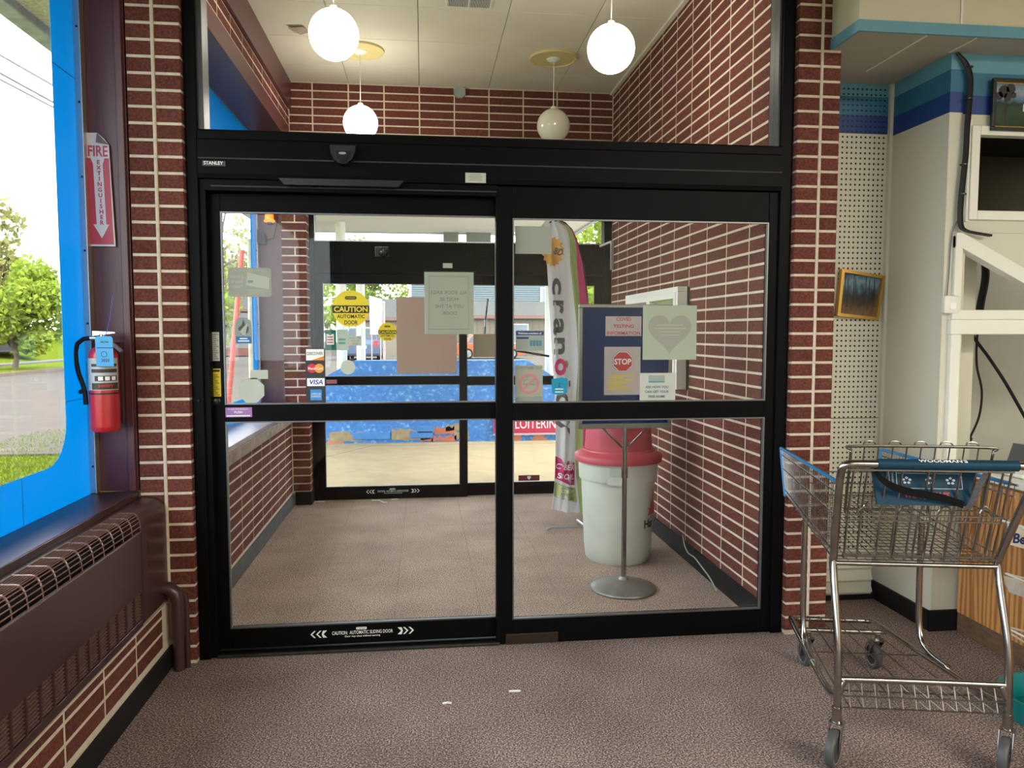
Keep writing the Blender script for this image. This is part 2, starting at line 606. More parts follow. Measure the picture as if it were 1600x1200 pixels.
# ---- brick piers left and right of the entrance doors
pl = struct(box('wall_pier_left', MORTAR, -1.255, -1.036, 3.503, 3.66, 0.0, 3.668), 'narrow brick pier beside the sliding door and extinguisher', 'pier')
lay_bricks(pl, 'S', D, [(a, b, c, d) for a, b in ((-1.262, -1.146), (-1.146, -1.028)) for c, d in rows(2.896, 0.0, 3.66)])
lay_bricks(pl, 'E', -1.0325, [(3.5, 3.55, c, d) for c, d in rows(2.896, 0.0, 3.66)])
mb = MB()
mb.tube([(-1.146, 3.5015, 0.0), (-1.1465, 3.5015, 1.8), (-1.1455, 3.5015, 3.66)], 0.0085, 8)
mb.build('mortar_bead', MORTAR, pl, smooth=True)
pr = struct(box('wall_pier_right', MORTAR, 1.777, 1.985, 3.503, 3.95, 0.0, 3.668), 'narrow brick pier between the doors and the pegboard', 'pier')
lay_bricks(pr, 'S', D, [(a, b, c, d) for a, b in ((1.768, 1.890), (1.890, 1.992)) for c, d in rows(3.045, 0.0, 3.66)])
lay_bricks(pr, 'W', 1.771, [(3.5, 3.56, c, d) for c, d in rows(3.045, 0.0, 3.66)])

mb = MB()
mb.tube([(1.890, 3.5015, 0.0), (1.8885, 3.5015, 1.6), (1.891, 3.5015, 3.66)], 0.008, 8)
mb.build('mortar_bead', MORTAR, pr, smooth=True)
# ---- vestibule right wall: stack-bonded brick
wr = struct(box('wall_right', MORTAR, 1.7214, 2.0, 3.60, 7.0, 0.0, 3.668), 'long stack-bonded red brick wall inside the vestibule', 'wall')
jn = [3.894 + 0.3045 * k for k in range(-1, 10)]
def seen(p):
    x, y, z = project((p[0], p[1], p[2]))
    ok = 0 <= x < 1600 and -15 < y < 1200 and not (222 < y < 345)
    return (1 if ok else 0, 1 / z)
lay_bricks(wr, 'W', XR, [(a, b, c, d) for a, b in cols(jn, 3.60, 6.86) for c, d in rows(1.50, 0.10, 3.66)], 300, seen)
struct(box('baseboard_right', RUBBER, 1.705, 1.7235, 3.66, 6.86, 0.0, 0.118, c=0.003), 'black vinyl baseboard along the vestibule brick wall', 'baseboard')

# ---- vestibule left wall: low brick wall, painted sill, head bands
wv = struct(box('wall_vestibule_left', MORTAR, -1.42, -1.1414, 3.62, 6.95, 0.0, 0.722), 'low brick wall under the vestibule window', 'wall')
lay_bricks(wv, 'E', -1.14, [(a, b, c, d) for a, b in cols([4.868 + 0.3045 * k for k in range(-4, 7)], 3.66, 6.72) for c, d in rows(0.117, 0.10, 0.725)])
struct(box('baseboard_vestibule', M('grey_vinyl', (0.075, 0.078, 0.076), 0.6, var=0.3, vscale=9), -1.14, -1.124, 3.66, 6.70, 0.0, 0.105, c=0.003), 'scuffed grey baseboard below the vestibule window', 'baseboard')
struct(box('trim_4', M('worn_sill_edge', (0.40, 0.32, 0.25), 0.7, var=0.55, vscale=14, bump=0.3), -1.41, -1.128, 3.62, 6.72, 0.722, 0.80, c=0.006), 'worn plaster edge of the vestibule window sill', 'sill')
struct(box('trim_5', M('sill_top_paint', (0.36, 0.30, 0.32), 0.3, var=0.3, vscale=10), -1.41, -1.132, 3.62, 6.72, 0.80, 0.832, c=0.004), 'glossy mauve top of the vestibule window sill', 'sill')
struct(box('trim_6', MAROON, -1.44, -1.14, 3.62, 6.86, 3.142, 3.276), 'lower maroon band over the vestibule window', 'trim')
wu = struct(box('wall_vestibule_upper', MORTAR, -1.44, -1.1414, 3.62, 6.86, 3.276, 3.415), 'two brick courses between the maroon bands', 'wall')
lay_bricks(wu, 'E', -1.14, [(a, b, c, d) for a, b in cols([4.868 + 0.3045 * k for k in range(-4, 7)], 3.66, 6.86) for c, d in ((3.277, 3.346), (3.346, 3.415))])
struct(box('trim_7', MAROON, -1.44, -1.118, 3.62, 6.86, 3.425, 3.66, c=0.004), 'upper maroon band under the vestibule ceiling', 'trim')

# ---- far end of the vestibule
wb = struct(box('wall_back', MORTAR, -1.44, 2.0, YB + 0.004, 7.0, 2.78, 3.668), 'brick wall above the outer doors', 'wall')
lay_bricks(wb, 'S', YB, [(a, b, c, d) for a, b in cols([-0.02 + 0.3065 * k for k in range(-4, 7)], -1.14, XR) for c, d in rows(3.587, 2.80, 3.66, 0.0698)])
pv = struct(box('wall_pier_back', MORTAR, -1.195, -0.992, 6.715, 7.0, 0.0, 2.80), 'brick pier left of the outer door', 'pier')
half = [(-1.20, -1.085), (-1.085, -0.985)]
long_ = [(-1.20, -1.10), (-1.10, -0.985)]
lay_bricks(pv, 'S', 6.71, [(a, b, c, d) for i, (c, d) in enumerate(rows(0.117, 0.117, 2.80)) for a, b in ((half if i % 2 else [(-1.20, -0.985)]) if c > 0.82 else [(-1.14, -0.985)])])
lay_bricks(pv, 'E', -0.9885, [(6.71, 6.86, c, d) for c, d in rows(0.117, 0.117, 2.80)])
struct(box('baseboard_pier', RUBBER, -1.12, -0.978, 6.70, 6.86, 0.0, 0.115, c=0.003), 'black baseboard at the foot of the far brick pier', 'baseboard')
vj = struct(box('trim_8', MAROON, -1.44, -1.19, 6.72, 7.0, 0.80, 3.142), 'maroon jamb panel at the far end of the vestibule window', 'trim')

# ---- the shop around and behind the camera
struct(box('wall_rear', OFFWHITE, -1.47, 7.2, -6.3, -6.2, 0.0, 3.668), 'plain shop wall behind', 'wall')
struct(box('wall_shop_right', OFFWHITE, 7.2, 7.3, -6.3, 7.0, 0.0, 3.668), 'plain shop wall far to the side', 'wall')

# ================================================================== WINDOWS with the blue vinyl border
def rounded(y0, y1, z0, z1, r, n=7):
    pts = []
    for cy, cz, a in ((y1 - r, z0 + r, -PI / 2), (y1 - r, z1 - r, 0), (y0 + r, z1 - r, PI / 2), (y0 + r, z0 + r, PI)):
        for i in range(n):
            t = a + PI / 2 * i / (n - 1)
            pts.append((cy + r * math.cos(t), cz + r * math.sin(t)))
    return pts

def window(name, x, y0, y1, z0, z1, m, label, seams=()):
    """pane in the plane X = x with a blue film border whose inner opening has rounded corners"""
    w = thing(name, label, 'window', (x, (y0 + y1) / 2, z0), kind='structure')
    box('pane', GLASS_WIN, x - 0.006, x, y0, y1, z0, z1, w)
    inner = rounded(y0 + m[0], y1 - m[1], z0 + m[2], z1 - m[3], 0.17)
    # outer ring: project the inner points to the rectangle
    n = 7
    outer = []
    for k in range(4):
        cy, cz = ((y1, z0), (y1, z1), (y0, z1), (y0, z0))[k]
        for i in range(n):
            p = inner[k * n + i]
            if i < n // 2:
                q = {0: (p[0], z0), 1: (y1, p[1]), 2: (p[0], z1), 3: (y0, p[1])}[k]
            elif i == n // 2:
                q = (cy, cz)
            else:
                q = {0: (y1, p[1]), 1: (p[0], z1), 2: (y0, p[1]), 3: (p[0], z0)}[k]
            outer.append(q)
    mb = MB()
    N_ = len(inner)
    vs = [(x + 0.002, a, b) for a, b in inner] + [(x + 0.002, a, b) for a, b in outer]
    mb.add(vs, [(i, (i + 1) % N_, N_ + (i + 1) % N_, N_ + i) for i in range(N_)])
    f = mb.build('film_border', FILM, w, fix=False)
    # film edge and joint lines in lighter blue
    lt = M('film_edge', (0.10, 0.52, 0.80), 0.4, var=0.05, transl=0.7)
    mb = MB()
    mb.tube([(x + 0.003, a, b) for a, b in inner], 0.002, 5, closed=True)
    mb.build('film_edge', lt, f)
    for (a, b, c, d, dark) in seams:
        mb = MB()
        mb.tube([(x + 0.003, a, b), (x + 0.003, c, d)], 0.0016, 5)
        mb.build('film_joint', lt if not dark else NAVY, f)
    # aluminium glazing bead on the far side, with screws
    bd = box('glazing_bead', ALU, x - 0.01, x + 0.028, y1, y1 + 0.045, z0, z1, w, c=0.003)
    for k in range(8):
        zz = z0 + 0.12 + k * 0.31
        if zz < z1:
            mb = MB()
            mb.disc((x + 0.016, zz), 0.005, y1 - 0.002, y1 + 0.001, 8)
            mb.build('screw', INK, bd)
    box('glazing_bead', ALU, x - 0.01, x + 0.028, y0 - 0.045, y0, z0, z1, w, c=0.003)
    return w

window('window_1', -1.448, 0.85, 3.455, 0.80, 3.14, (0.20, 0.20, 0.175, 0.17), 'shop window with a blue border over the heater',
       ((3.26, 2.565, 3.455, 2.565, 1), (3.255, 1.22, 3.455, 1.22, 0), (2.896, 0.80, 2.896, 0.975, 0)))
window('window_2', -1.41, 3.80, 6.66, 0.832, 3.14, (0.2, 0.14, 0.15, 0.34), 'vestibule window with a blue border above the low brick wall', ((6.52, 1.5, 6.66, 1.5, 0), (6.52, 2.25, 6.66, 2.25, 0)))
window('window_3', -1.448, -2.15, 0.70, 0.80, 3.14, (0.20, 0.20, 0.175, 0.17), 'shop window with a blue border nearer the till')
window('window_4', -1.448, -5.2, -2.3, 0.80, 3.14, (0.20, 0.20, 0.175, 0.17), 'shop window with a blue border at the back of the shop')
for k, (a, b) in enumerate(((0.745, 0.805), (-2.255, -2.195), (-6.2, -5.245))):
    struct(box('trim_%d' % (9 + k), MAROON, -1.47, -1.40, a, b, 0.80, 3.14), 'maroon mullion between the shop windows, number %s from the door' % ('one', 'two', 'three')[k], 'mullion')
struct(box('trim_12', MAROON, -1.44, -1.30, 3.62, 3.755, 0.832, 3.14), 'maroon mullion beside the entrance frame in the vestibule', 'mullion')

# ================================================================== ENTRANCE FRAME AND DOORS (black aluminium)
fr = thing('trim_13', 'black aluminium door frame with deep header and transom', 'door frame', (0.35, 3.58, 0), kind='structure')
box('jamb', BLACK, -1.030, -0.982, 3.53, 3.68, 0.0, 3.66, fr, c=0.003)
box('jamb', BLACK, -0.990, -0.955, 3.545, 3.66, 0.0, 2.18, fr, c=0.003)
box('jamb', BLACK, 1.712, 1.770, 3.53, 3.68, 0.0, 3.66, fr, c=0.003)
box('transom_post', M('frame_grey', (0.05, 0.05, 0.052), 0.35, var=0.1), -0.984, -0.955, 3.55, 3.65, 2.392, 3.66, fr, c=0.004)
box('transom_post', M('frame_grey', (0, 0, 0)), 1.700, 1.728, 3.55, 3.65, 2.392, 3.66, fr, c=0.004)
hd = MB()
hd.prism([(3.52, 2.180), (3.515, 2.20), (3.515, 2.345), (3.524, 2.352), (3.524, 2.385), (3.532, 2.393), (3.66, 2.393), (3.66, 2.18)], lambda u, v, w: (w, u, v), -0.978, 1.714)
hd = hd.build('header', BLACK, fr)
box('header_groove', INK, -0.975, 1.71, 3.5125, 3.516, 2.262, 2.268, hd)
box('track_cover', BLACK, -0.96, 0.345, 3.535, 3.66, 2.128, 2.18, fr, c=0.003)
box('track_groove', INK, -0.93, 0.34, 3.5345, 3.540, 2.146, 2.152, fr)
mb = MB()
mb.prism([(-0.632, 2.182), (-0.082, 2.182), (-0.108, 2.154), (-0.606, 2.154)], lambda u, v, w: (u, w, v), 3.495, 3.53)
mb.build('operator_cover', BLACK_P, fr)
box('transom_pane', GLASS, -0.955, 1.700, 3.598, 3.604, 2.393, 3.66, fr)
box('threshold', M('worn_black_threshold', (0.05, 0.048, 0.045), 0.45, metal=0.5, var=0.5, vscale=30), -0.955, 0.352, 3.535, 3.68, 0.0, 0.014, fr, c=0.003)
box('threshold_rib', BLACK, -0.955, 0.352, 3.552, 3.560, 0.014, 0.020, fr)
box('threshold_rib', BLACK, -0.955, 0.352, 3.572, 3.578, 0.014, 0.020, fr)

def leaf(name, label, x0, x1, y0, y1, gx0, gx1, zs, z0, z1, cat='door'):
    """aluminium door leaf with two panes: zs = (bottom rail top, mid rail bottom, mid rail top, top rail bottom)"""
    d = thing(name, label, cat, ((x0 + x1) / 2, (y0 + y1) / 2, z0), kind='structure')
    box('stile', BLACK, x0, gx0, y0, y1, z0, z1, d, c=0.003)
    box('stile', BLACK, gx1, x1, y0, y1, z0, z1, d, c=0.003)
    box('bottom_rail', BLACK, gx0, gx1, y0, y1, z0, zs[0], d, c=0.003)
    box('mid_rail', BLACK, gx0, gx1, y0, y1, zs[1], zs[2], d, c=0.003)
    box('top_rail', BLACK, gx0, gx1, y0, y1, zs[3], z1, d, c=0.003)
    ym = (y0 + y1) / 2
    box('pane', GLASS, gx0, gx1, ym - 0.003, ym + 0.003, zs[0], zs[1], d)
    box('pane', GLASS, gx0, gx1, ym - 0.003, ym + 0.003, zs[2], zs[3], d)
    # thin grey glazing gaskets
    for a, b in ((zs[0], zs[1]), (zs[2], zs[3])):
        g = MB()
        for gx in (gx0, gx1 - 0.006):
            g.box(gx, gx + 0.006, y0 - 0.001, ym - 0.004, a, b)
        g.box(gx0 + 0.006, gx1 - 0.006, y0 - 0.001, ym - 0.004, a, a + 0.006)
        g.box(gx0 + 0.006, gx1 - 0.006, y0 - 0.001, ym - 0.004, b - 0.006, b)
        g.build('gasket', ALU_D if cat else RUBBER, d)
    return d

d1 = leaf('door_1', 'black framed automatic sliding door leaf nearest the extinguisher', -0.965, 0.395, 3.592, 3.636, -0.907, 0.344, (0.117, 1.092, 1.170, 2.046), 0.021, 2.128)
mb = MB()
mb.lathe([(0.0, -0.02), (0.013, -0.018), (0.014, -0.004), (0.018, -0.002), (0.018, 0.0)], (-0.944, 3.592, 1.187), 16, 'y')
mb.build('lock_knob', BLACK_P, d1, smooth=True)
mb = MB()
mb.lathe([(0.0, -0.008), (0.007, -0.006), (0.008, 0.0)], (-1.004, 3.53, 1.196), 12, 'y')
mb.build('bumper', RUBBER, fr, smooth=True)
d2 = leaf('door_2', 'black framed fixed glass panel beside the sliding leaf', 0.338, 1.738, 3.545, 3.589, 0.416, 1.665, (0.121, 1.086, 1.168, 2.032), 0.0, 2.178)
box('base_plate', M('brown_plate', (0.045, 0.028, 0.022), 0.45, metal=0.4, var=0.4, vscale=40), 0.382, 0.638, 3.538, 3.545, 0.002, 0.052, d2, c=0.002)

# ---- outer doors
fo = thing('trim_14', 'black aluminium frame and header of the outer doors', 'door frame', (0.35, 6.9, 0), kind='structure')
box('jamb', BLACK, -0.984, -0.945, 6.86, 6.98, 0.0, 2.80, fo, c=0.003)
box('jamb', BLACK, 1.648, 1.72, 6.86, 6.98, 0.0, 2.80, fo, c=0.003)
box('header', BLACK, -0.945, 1.648, 6.86, 6.98, 2.02, 2.303, fo, c=0.004)
box('head', BLACK, -0.945, 1.648, 6.86, 6.98, 2.74, 2.80, fo, c=0.003)
box('transom_pane', GLASS, -0.945, 1.648, 6.915, 6.921, 2.303, 2.74, fo)
box('transom_bead', ALU, -0.945, 1.648, 6.872, 6.895, 2.303, 2.315, fo)
box('transom_bead', ALU, -0.952, -0.938, 6.872, 6.895, 2.315, 2.74, fo)
d3 = leaf('door_3', 'outer sliding door leaf with a caution disc on its glass', -0.945, 0.39, 6.87, 6.915, -0.880, 0.322, (0.115, 1.036, 1.110, 1.935), 0.0, 2.02)
d4 = leaf('door_4', 'outer fixed glass panel behind the feather banner', 0.325, 1.648, 6.925, 6.965, 0.39, 1.575, (0.112, 1.024, 1.100, 1.936), 0.0, 2.02)

# ================================================================== RIGHT-HAND CORNER OF THE SHOP
PEG = M('pegboard_white', (0.62, 0.60, 0.50), 0.55, var=0.05)
SKY_B = M('sky_blue_paint', (0.115, 0.31, 0.41), 0.5, var=0.06)
TEAL_B = M('teal_blue_paint', (0.025, 0.145, 0.25), 0.5, var=0.08)
ROYAL = M('royal_blue_paint', (0.010, 0.045, 0.21), 0.5, var=0.08)
wp = struct(box('wall_pegboard', PEG, 1.985, 2.528, 3.94, 4.06, 0.25, 2.575), 'white pegboard wall in the alcove beside the brick pier', 'wall')
bands = ((2.575, 2.672, ROYAL), (2.672, 2.772, TEAL_B), (2.772, 2.84, SKY_B))
for z0, z1, m in bands:
    box('paint_band', m, 1.985, 2.528, 3.94, 4.06, z0, z1, wp)
mb = MB()
r0 = 0.0063
for i in range(19):
    for j in range(90):
        x, z = 2.02 + i * 0.0262, 0.30 + j * 0.0282
        if x > 2.505 or z > 2.82:
            continue
        vs = [(x + r0 * math.cos(2 * PI * k / 6), 3.9392, z + r0 * math.sin(2 * PI * k / 6)) for k in range(6)]
        mb.add(vs, [list(range(6))])
o = mb.build('peg_hole', INK, wp, fix=False)
o['kind'] = 'stuff'
box('panel_joint', M('joint_line', (0.18, 0.17, 0.14), 0.9, var=0.1), 1.985, 2.528, 3.9375, 3.94, 1.026, 1.030, wp)
lv = struct(box('trim_15', OFFWHITE, 1.985, 2.50, 3.935, 4.06, 0.03, 0.25), 'white louvred vent under the pegboard', 'vent')
for k in range(3):
    mb = MB()
    mb.prism([(3.93, 0.045 + k * 0.07), (3.905, 0.05 + k * 0.07), (3.93, 0.10 + k * 0.07)], lambda u, v, w: (w, u, v), 2.0, 2.49)
    mb.build('louvre', OFFWHITE, lv)
ws = struct(box('wall_alcove_side', OFFWHITE, 2.53, 2.60, 3.47, 4.06, 0.0, 2.562), 'off-white return wall between pegboard and office front', 'wall')
for z0, z1, m in ((2.562, 2.660, ROYAL), (2.660, 2.765, TEAL_B), (2.765, 2.84, SKY_B)):
    box('paint_band', m, 2.53, 2.60, 3.47, 4.06, z0, z1, ws)
box('corner_strip', OFFWHITE, 2.512, 2.532, 3.915, 3.94, 0.25, 2.84, ws, c=0.003)
struct(box('baseboard_alcove', RUBBER, 2.515, 2.53, 3.462, 4.0, 0.0, 0.10), 'black baseboard along the off-white return wall', 'baseboard')
struct(box('baseboard_office', RUBBER, 2.515, 2.68, 3.455, 3.47, 0.0, 0.105), 'black baseboard on the short wall by the wood counter', 'baseboard')
struct(box('baseboard_pegboard', RUBBER, 1.99, 2.515, 3.93, 3.945, 0.0, 0.03), 'thin black baseboard under the louvred vent', 'baseboard')

# office front with its openings
wo = struct(box('wall_office', OFFWHITE, 2.60, 2.64, 3.47, 3.56, 0.0, 2.555), 'off-white office front with window openings', 'wall')
for args in ((2.64, 6.9, 2.47, 2.555), (2.64, 6.9, 1.99, 2.055), (2.64, 6.9, 0.0, 0.84)):
    box('wall_piece', OFFWHITE, args[0], args[1], 3.47, 3.56, args[2], args[3], wo)
mb = MB()
mb.prism([(2.60, 2.0), (2.615, 1.985), (3.75, 1.42), (6.9, 1.42), (6.9, 2.0)], lambda u, v, w: (u, w, v), 3.475, 3.555)
mb.build('wall_piece', OFFWHITE, wo)
for z0, z1, m in ((2.555, 2.645, ROYAL), (2.645, 2.752, TEAL_B), (2.752, 2.84, SKY_B)):
    box('paint_band', m, 2.60, 6.9, 3.47, 3.56, z0, z1, wo)
struct(box('wall_office_back', M('office_grey', (0.44, 0.43, 0.37), 0.7, var=0.06), 2.60, 6.9, 4.45, 4.55, 0.0, 3.0), 'grey wall at the back of the little office', 'wall')
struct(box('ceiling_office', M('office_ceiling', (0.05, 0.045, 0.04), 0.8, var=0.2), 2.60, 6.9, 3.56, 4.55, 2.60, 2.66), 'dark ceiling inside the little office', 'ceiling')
# window trims of the office front
w5 = thing('window_5', 'dark office window with a white frame under the framed waterfall photo', 'window', (3.2, 3.47, 2.05), kind='structure')
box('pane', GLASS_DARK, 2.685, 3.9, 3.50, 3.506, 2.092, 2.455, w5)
for a in ((2.64, 2.685, 2.05, 2.50), (2.685, 3.9, 2.05, 2.095), (2.685, 3.9, 2.455, 2.50)):
    box('frame_rail', WHITE, a[0], a[1], 3.452, 3.50, a[2], a[3], w5, c=0.004)
box('frame_lip', WHITE, 2.628, 2.648, 3.46, 3.475, 2.04, 2.53, w5, c=0.003)
w6 = thing('window_6', 'white framed opening with a sloping head in the office front', 'window', (3.0, 3.47, 1.5), kind='structure')
box('frame_post', WHITE, 2.575, 2.615, 3.45, 3.50, 1.61, 1.975, w6, c=0.004)
mb = MB()
mb.prism([(2.575, 1.985), (2.605, 1.985), (3.80, 1.385), (3.80, 1.315), (2.60, 1.915), (2.575, 1.915)], lambda u, v, w: (u, w, v), 3.446, 3.505)
mb.build('sloping_rail', WHITE, w6)
box('lower_rail', WHITE, 2.562, 4.2, 3.44, 3.505, 1.565, 1.612, w6, c=0.004)
w7 = thing('window_7', 'white framed service opening above the wood counter', 'window', (3.0, 3.47, 0.83), kind='structure')
box('head_rail', WHITE, 2.562, 4.2, 3.445, 3.52, 1.492, 1.565, w7, c=0.004)
box('frame_post', WHITE, 2.566, 2.618, 3.445, 3.52, 0.72, 1.492, w7, c=0.004)
box('inner_post', WHITE, 2.64, 2.66, 3.50, 3.56, 0.84, 1.492, w7, c=0.003)

# soffit above the counter
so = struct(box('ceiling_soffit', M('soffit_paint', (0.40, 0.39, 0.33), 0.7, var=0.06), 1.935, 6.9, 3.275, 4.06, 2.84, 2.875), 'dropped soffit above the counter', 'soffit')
box('soffit_face', CREAM, 1.94, 2.42, 3.27, 3.29, 2.885, 3.66, so)
box('soffit_face', CREAM, 2.424, 3.4, 3.27, 3.29, 2.885, 3.66, so)
box('soffit_face', CREAM, 3.404, 6.9, 3.27, 3.29, 2.885, 3.66, so)
box('soffit_face', CREAM, 1.935, 1.94, 3.27, 3.50, 2.885, 3.66, so)
box('joint_batten', WHITE, 2.417, 2.427, 3.264, 3.272, 2.885, 3.66, so)
box('soffit_edge', SKY_B, 1.928, 6.9, 3.262, 3.275, 2.838, 2.888, so)
box('soffit_edge', SKY_B, 1.928, 1.94, 3.275, 3.498, 2.838, 2.888, so)
for x in (2.262, 2.505):
    box('soffit_batten', WHITE, x, x + 0.008, 3.28, 3.46 if x > 2.4 else 3.75, 2.836, 2.842, so)
# ================================================================== OBJECTS
# ---- heater (convector) under the shop window
ht = thing('wall_heater', 'long maroon metal convector heater with slotted top under the shop window', 'heater', (-1.2, 2.0, 0.32))
HY0, HY1 = 0.55, 3.195
box('front_panel', MAROON_D, -1.165, -1.150, HY0, HY1, 0.445, 0.690, ht, c=0.003)
box('bottom_strip', MAROON_D, -1.165, -1.150, HY0, HY1, 0.300, 0.332, ht, c=0.003)
box('back_liner', INK, -1.262, -1.235, HY0, HY1, 0.31, 0.70, ht)
box('inner_liner', INK, -1.20, -1.185, HY0, HY1, 0.31, 0.665, ht)
mb = MB()
mb.prism([(-1.262, 0.31), (-1.150, 0.31), (-1.150, 0.70), (-1.154, 0.735), (-1.168, 0.758), (-1.19, 0.768), (-1.262, 0.772)], lambda u, v, w: (u, w, v), 3.20, 3.498)
ec = mb.build('end_cap', MAROON_D, ht)
box('cap_joint', INK, -1.1505, -1.149, 3.1945, 3.2005, 0.31, 0.70, ht)
box('cap_seam', INK, -1.1515, -1.149, 3.27, 3.272, 0.52, 0.63, ec)
box('top_ledge', MAROON_D, -1.262, -1.236, HY0, HY1, 0.755, 0.772, ht)
# curved slotted top: long slats over evenly spaced ribs
arc = []
for i in range(13):
    t = i / 12
    if t < 0.5:
        arc.append((-1.236 + t * 2 * 0.056, 0.769 - 0.004 * t))
    else:
        a = (t - 0.5) * 2 * PI / 2
        arc.append((-1.180 + 0.030 * math.sin(a), 0.767 - 0.030 * (1 - math.cos(a)) - 0.045 * ((t - 0.5) * 2) ** 2))
SLAT = M('highlit_slat', (0.40, 0.25, 0.215), 0.35, metal=0.6, var=0.4, vscale=30)  # pinkish highlight on the bars is put into this pale base colour
for x, z in arc:
    mb = MB()
    mb.tube([(x, HY0, z), (x, HY1, z)], 0.0024, 5)
    mb.build('slat', SLAT, ht)
k = 0
y = HY1
while y > 1.2:
    mb = MB()
    vs = []
    for x, z in arc:
        vs += [(x, y - 0.004, z + 0.0035), (x, y + 0.004, z + 0.0035), (x, y + 0.004, z - 0.004), (x, y - 0.004, z - 0.004)]
    fs = []
    for i in range(len(arc) - 1):
        for j in range(4):
            fs.append((i * 4 + j, i * 4 + (j + 1) % 4, i * 4 + 4 + (j + 1) % 4, i * 4 + 4 + j))
    mb.add(vs, fs)
    mb.build('rib', SLAT, ht)
    y -= 0.0885
# lower louvre: dividers and slats
y = HY1
while y > 1.2:
    box('divider', MAROON_D, -1.163, -1.1495, y - 0.010, y, 0.332, 0.445, ht)
    y -= 0.083
for k in range(9):
    z = 0.338 + k * 0.0125
    mb = MB()
    mb.prism([(-1.172, z + 0.003), (-1.154, z - 0.001), (-1.154, z + 0.0015), (-1.172, z + 0.0055)], lambda u, v, w: (u, w, v), 1.2, HY1 - 0.01)
    mb.build('louvre_slat', SLAT, ht)

# ---- pipe from the heater down the pier
pp = thing('heating_pipe', 'maroon insulated pipe elbow going into the floor beside the heater', 'pipe', (-1.092, 3.43, 0))
mb = MB()
mb.tube([(-1.092, 3.44, 0.0), (-1.092, 3.44, 0.16), (-1.094, 3.44, 0.165)], 0.024, 14)
mb.build('lower_sleeve', MAROON_D, pp, smooth=True)
mb = MB()
mb.tube([(-1.094, 3.44, 0.15), (-1.094, 3.44, 0.32), (-1.10, 3.438, 0.35), (-1.125, 3.436, 0.372), (-1.16, 3.435, 0.376)], 0.030, 14)
mb.build('elbow', MAROON_D, pp, smooth=True)
mb = MB()
mb.tube([(-1.062, 3.462, 0.0), (-1.062, 3.462, 0.30), (-1.068, 3.46, 0.34)], 0.012, 10)
mb.build('return_pipe', MAROON_D, pp, smooth=True)

# ---- fire extinguisher on the maroon jamb
EX, EY = -1.3375, 3.365
fe = thing('fire_extinguisher', 'red fire extinguisher with blue inspection tag and black hose on the maroon jamb', 'extinguisher', (EX, EY, 1.08))
REDP = M('extinguisher_red', (0.42, 0.012, 0.02), 0.28, var=0.12, vscale=20, coat=0.3)
mb = MB()
mb.lathe([(0.0, 1.088), (0.05, 1.086), (0.057, 1.094), (0.0575, 1.11), (0.0575, 1.395), (0.055, 1.415), (0.045, 1.432), (0.028, 1.442), (0.024, 1.445)], (EX, EY, 0), 32)
mb.build('cylinder', REDP, fe, smooth=True)
mb = MB()
mb.lathe([(0.0581, 1.262), (0.0581, 1.395)], (EX, EY, 0), 26, a0=PI * 1.02, a1=PI * 1.98)
lb = mb.build('label_band', M('silver_label', (0.42, 0.44, 0.46), 0.4, var=0.2, vscale=40), fe, smooth=True)
def on_can(cx, cy, r, zc, ang):
    return lambda u, t: (cx + r * math.cos(ang + u / r), cy + r * math.sin(ang + u / r), zc + t)
for z0, z1, a0, a1, m in ((1.265, 1.292, 1.34, 1.96, M('label_dark', (0.03, 0.025, 0.025), 0.5, var=0.1)), (1.30, 1.322, 1.42, 1.92, M('label_dark', (0, 0, 0))), (1.335, 1.35, 1.34, 1.93, M('label_dark', (0, 0, 0))), (1.36, 1.372, 1.34, 1.93, M('label_dark', (0, 0, 0)))):
    mb = MB()
    mb.lathe([(0.0585, z0), (0.0585, z1)], (EX, EY, 0), 14, a0=PI * a0, a1=PI * a1)
    mb.build('label_block', m, lb, smooth=True)
mb = MB()
mb.lathe([(0.0584, 1.265), (0.0584, 1.392)], (EX, EY, 0), 8, a0=PI * 1.03, a1=PI * 1.28)
mb.build('label_block', M('label_blue', (0.30, 0.42, 0.52), 0.5, var=0.3, vscale=60), lb, smooth=True)
letters('sentry', EX, EY, 1.279, RED, lb, height=0.018, width=0.06, fn=on_can(EX, EY, 0.0592, 1.279, PI * 1.66), bold=0.02)
for k in range(3):
    mb = MB()
    mb.lathe([(0.0589, 1.303), (0.0589, 1.319)], (EX, EY, 0), 3, a0=PI * (1.50 + 0.14 * k), a1=PI * (1.60 + 0.14 * k))
    mb.build('pictogram', PURE, lb, smooth=True)
mb = MB()
mb.lathe([(0.0588, 1.244), (0.0588, 1.251)], (EX, EY, 0), 32)
mb.build('strap', BLACK_P, fe, smooth=True)
mb = MB()
mb.lathe([(0.024, 1.442), (0.024, 1.452), (0.016, 1.456), (0.016, 1.495), (0.0, 1.497)], (EX, EY, 0), 16)
mb.build('valve', CHROME, fe, smooth=True)
mb = MB()
mb.prism([(EX - 0.035, 1.487), (EX + 0.055, 1.498), (EX + 0.055, 1.503), (EX - 0.035, 1.508)], lambda u, v, w: (u, w, v), EY - 0.014, EY + 0.014)
mb.build('lever', ALU, fe)
mb = MB()
mb.prism([(EX + 0.01, 1.472), (EX + 0.035, 1.468), (EX + 0.078, 1.425), (EX + 0.070, 1.418), (EX + 0.03, 1.455), (EX + 0.01, 1.46)], lambda u, v, w: (u, w, v), EY - 0.012, EY + 0.012)
mb.build('carry_handle', ALU, fe)
mb = MB()
mb.tube([(EX - 0.01, EY, 1.478), (EX - 0.055, EY, 1.478)], 0.0085, 12)
mb.build('hose_ferrule', ALU, fe, smooth=True)
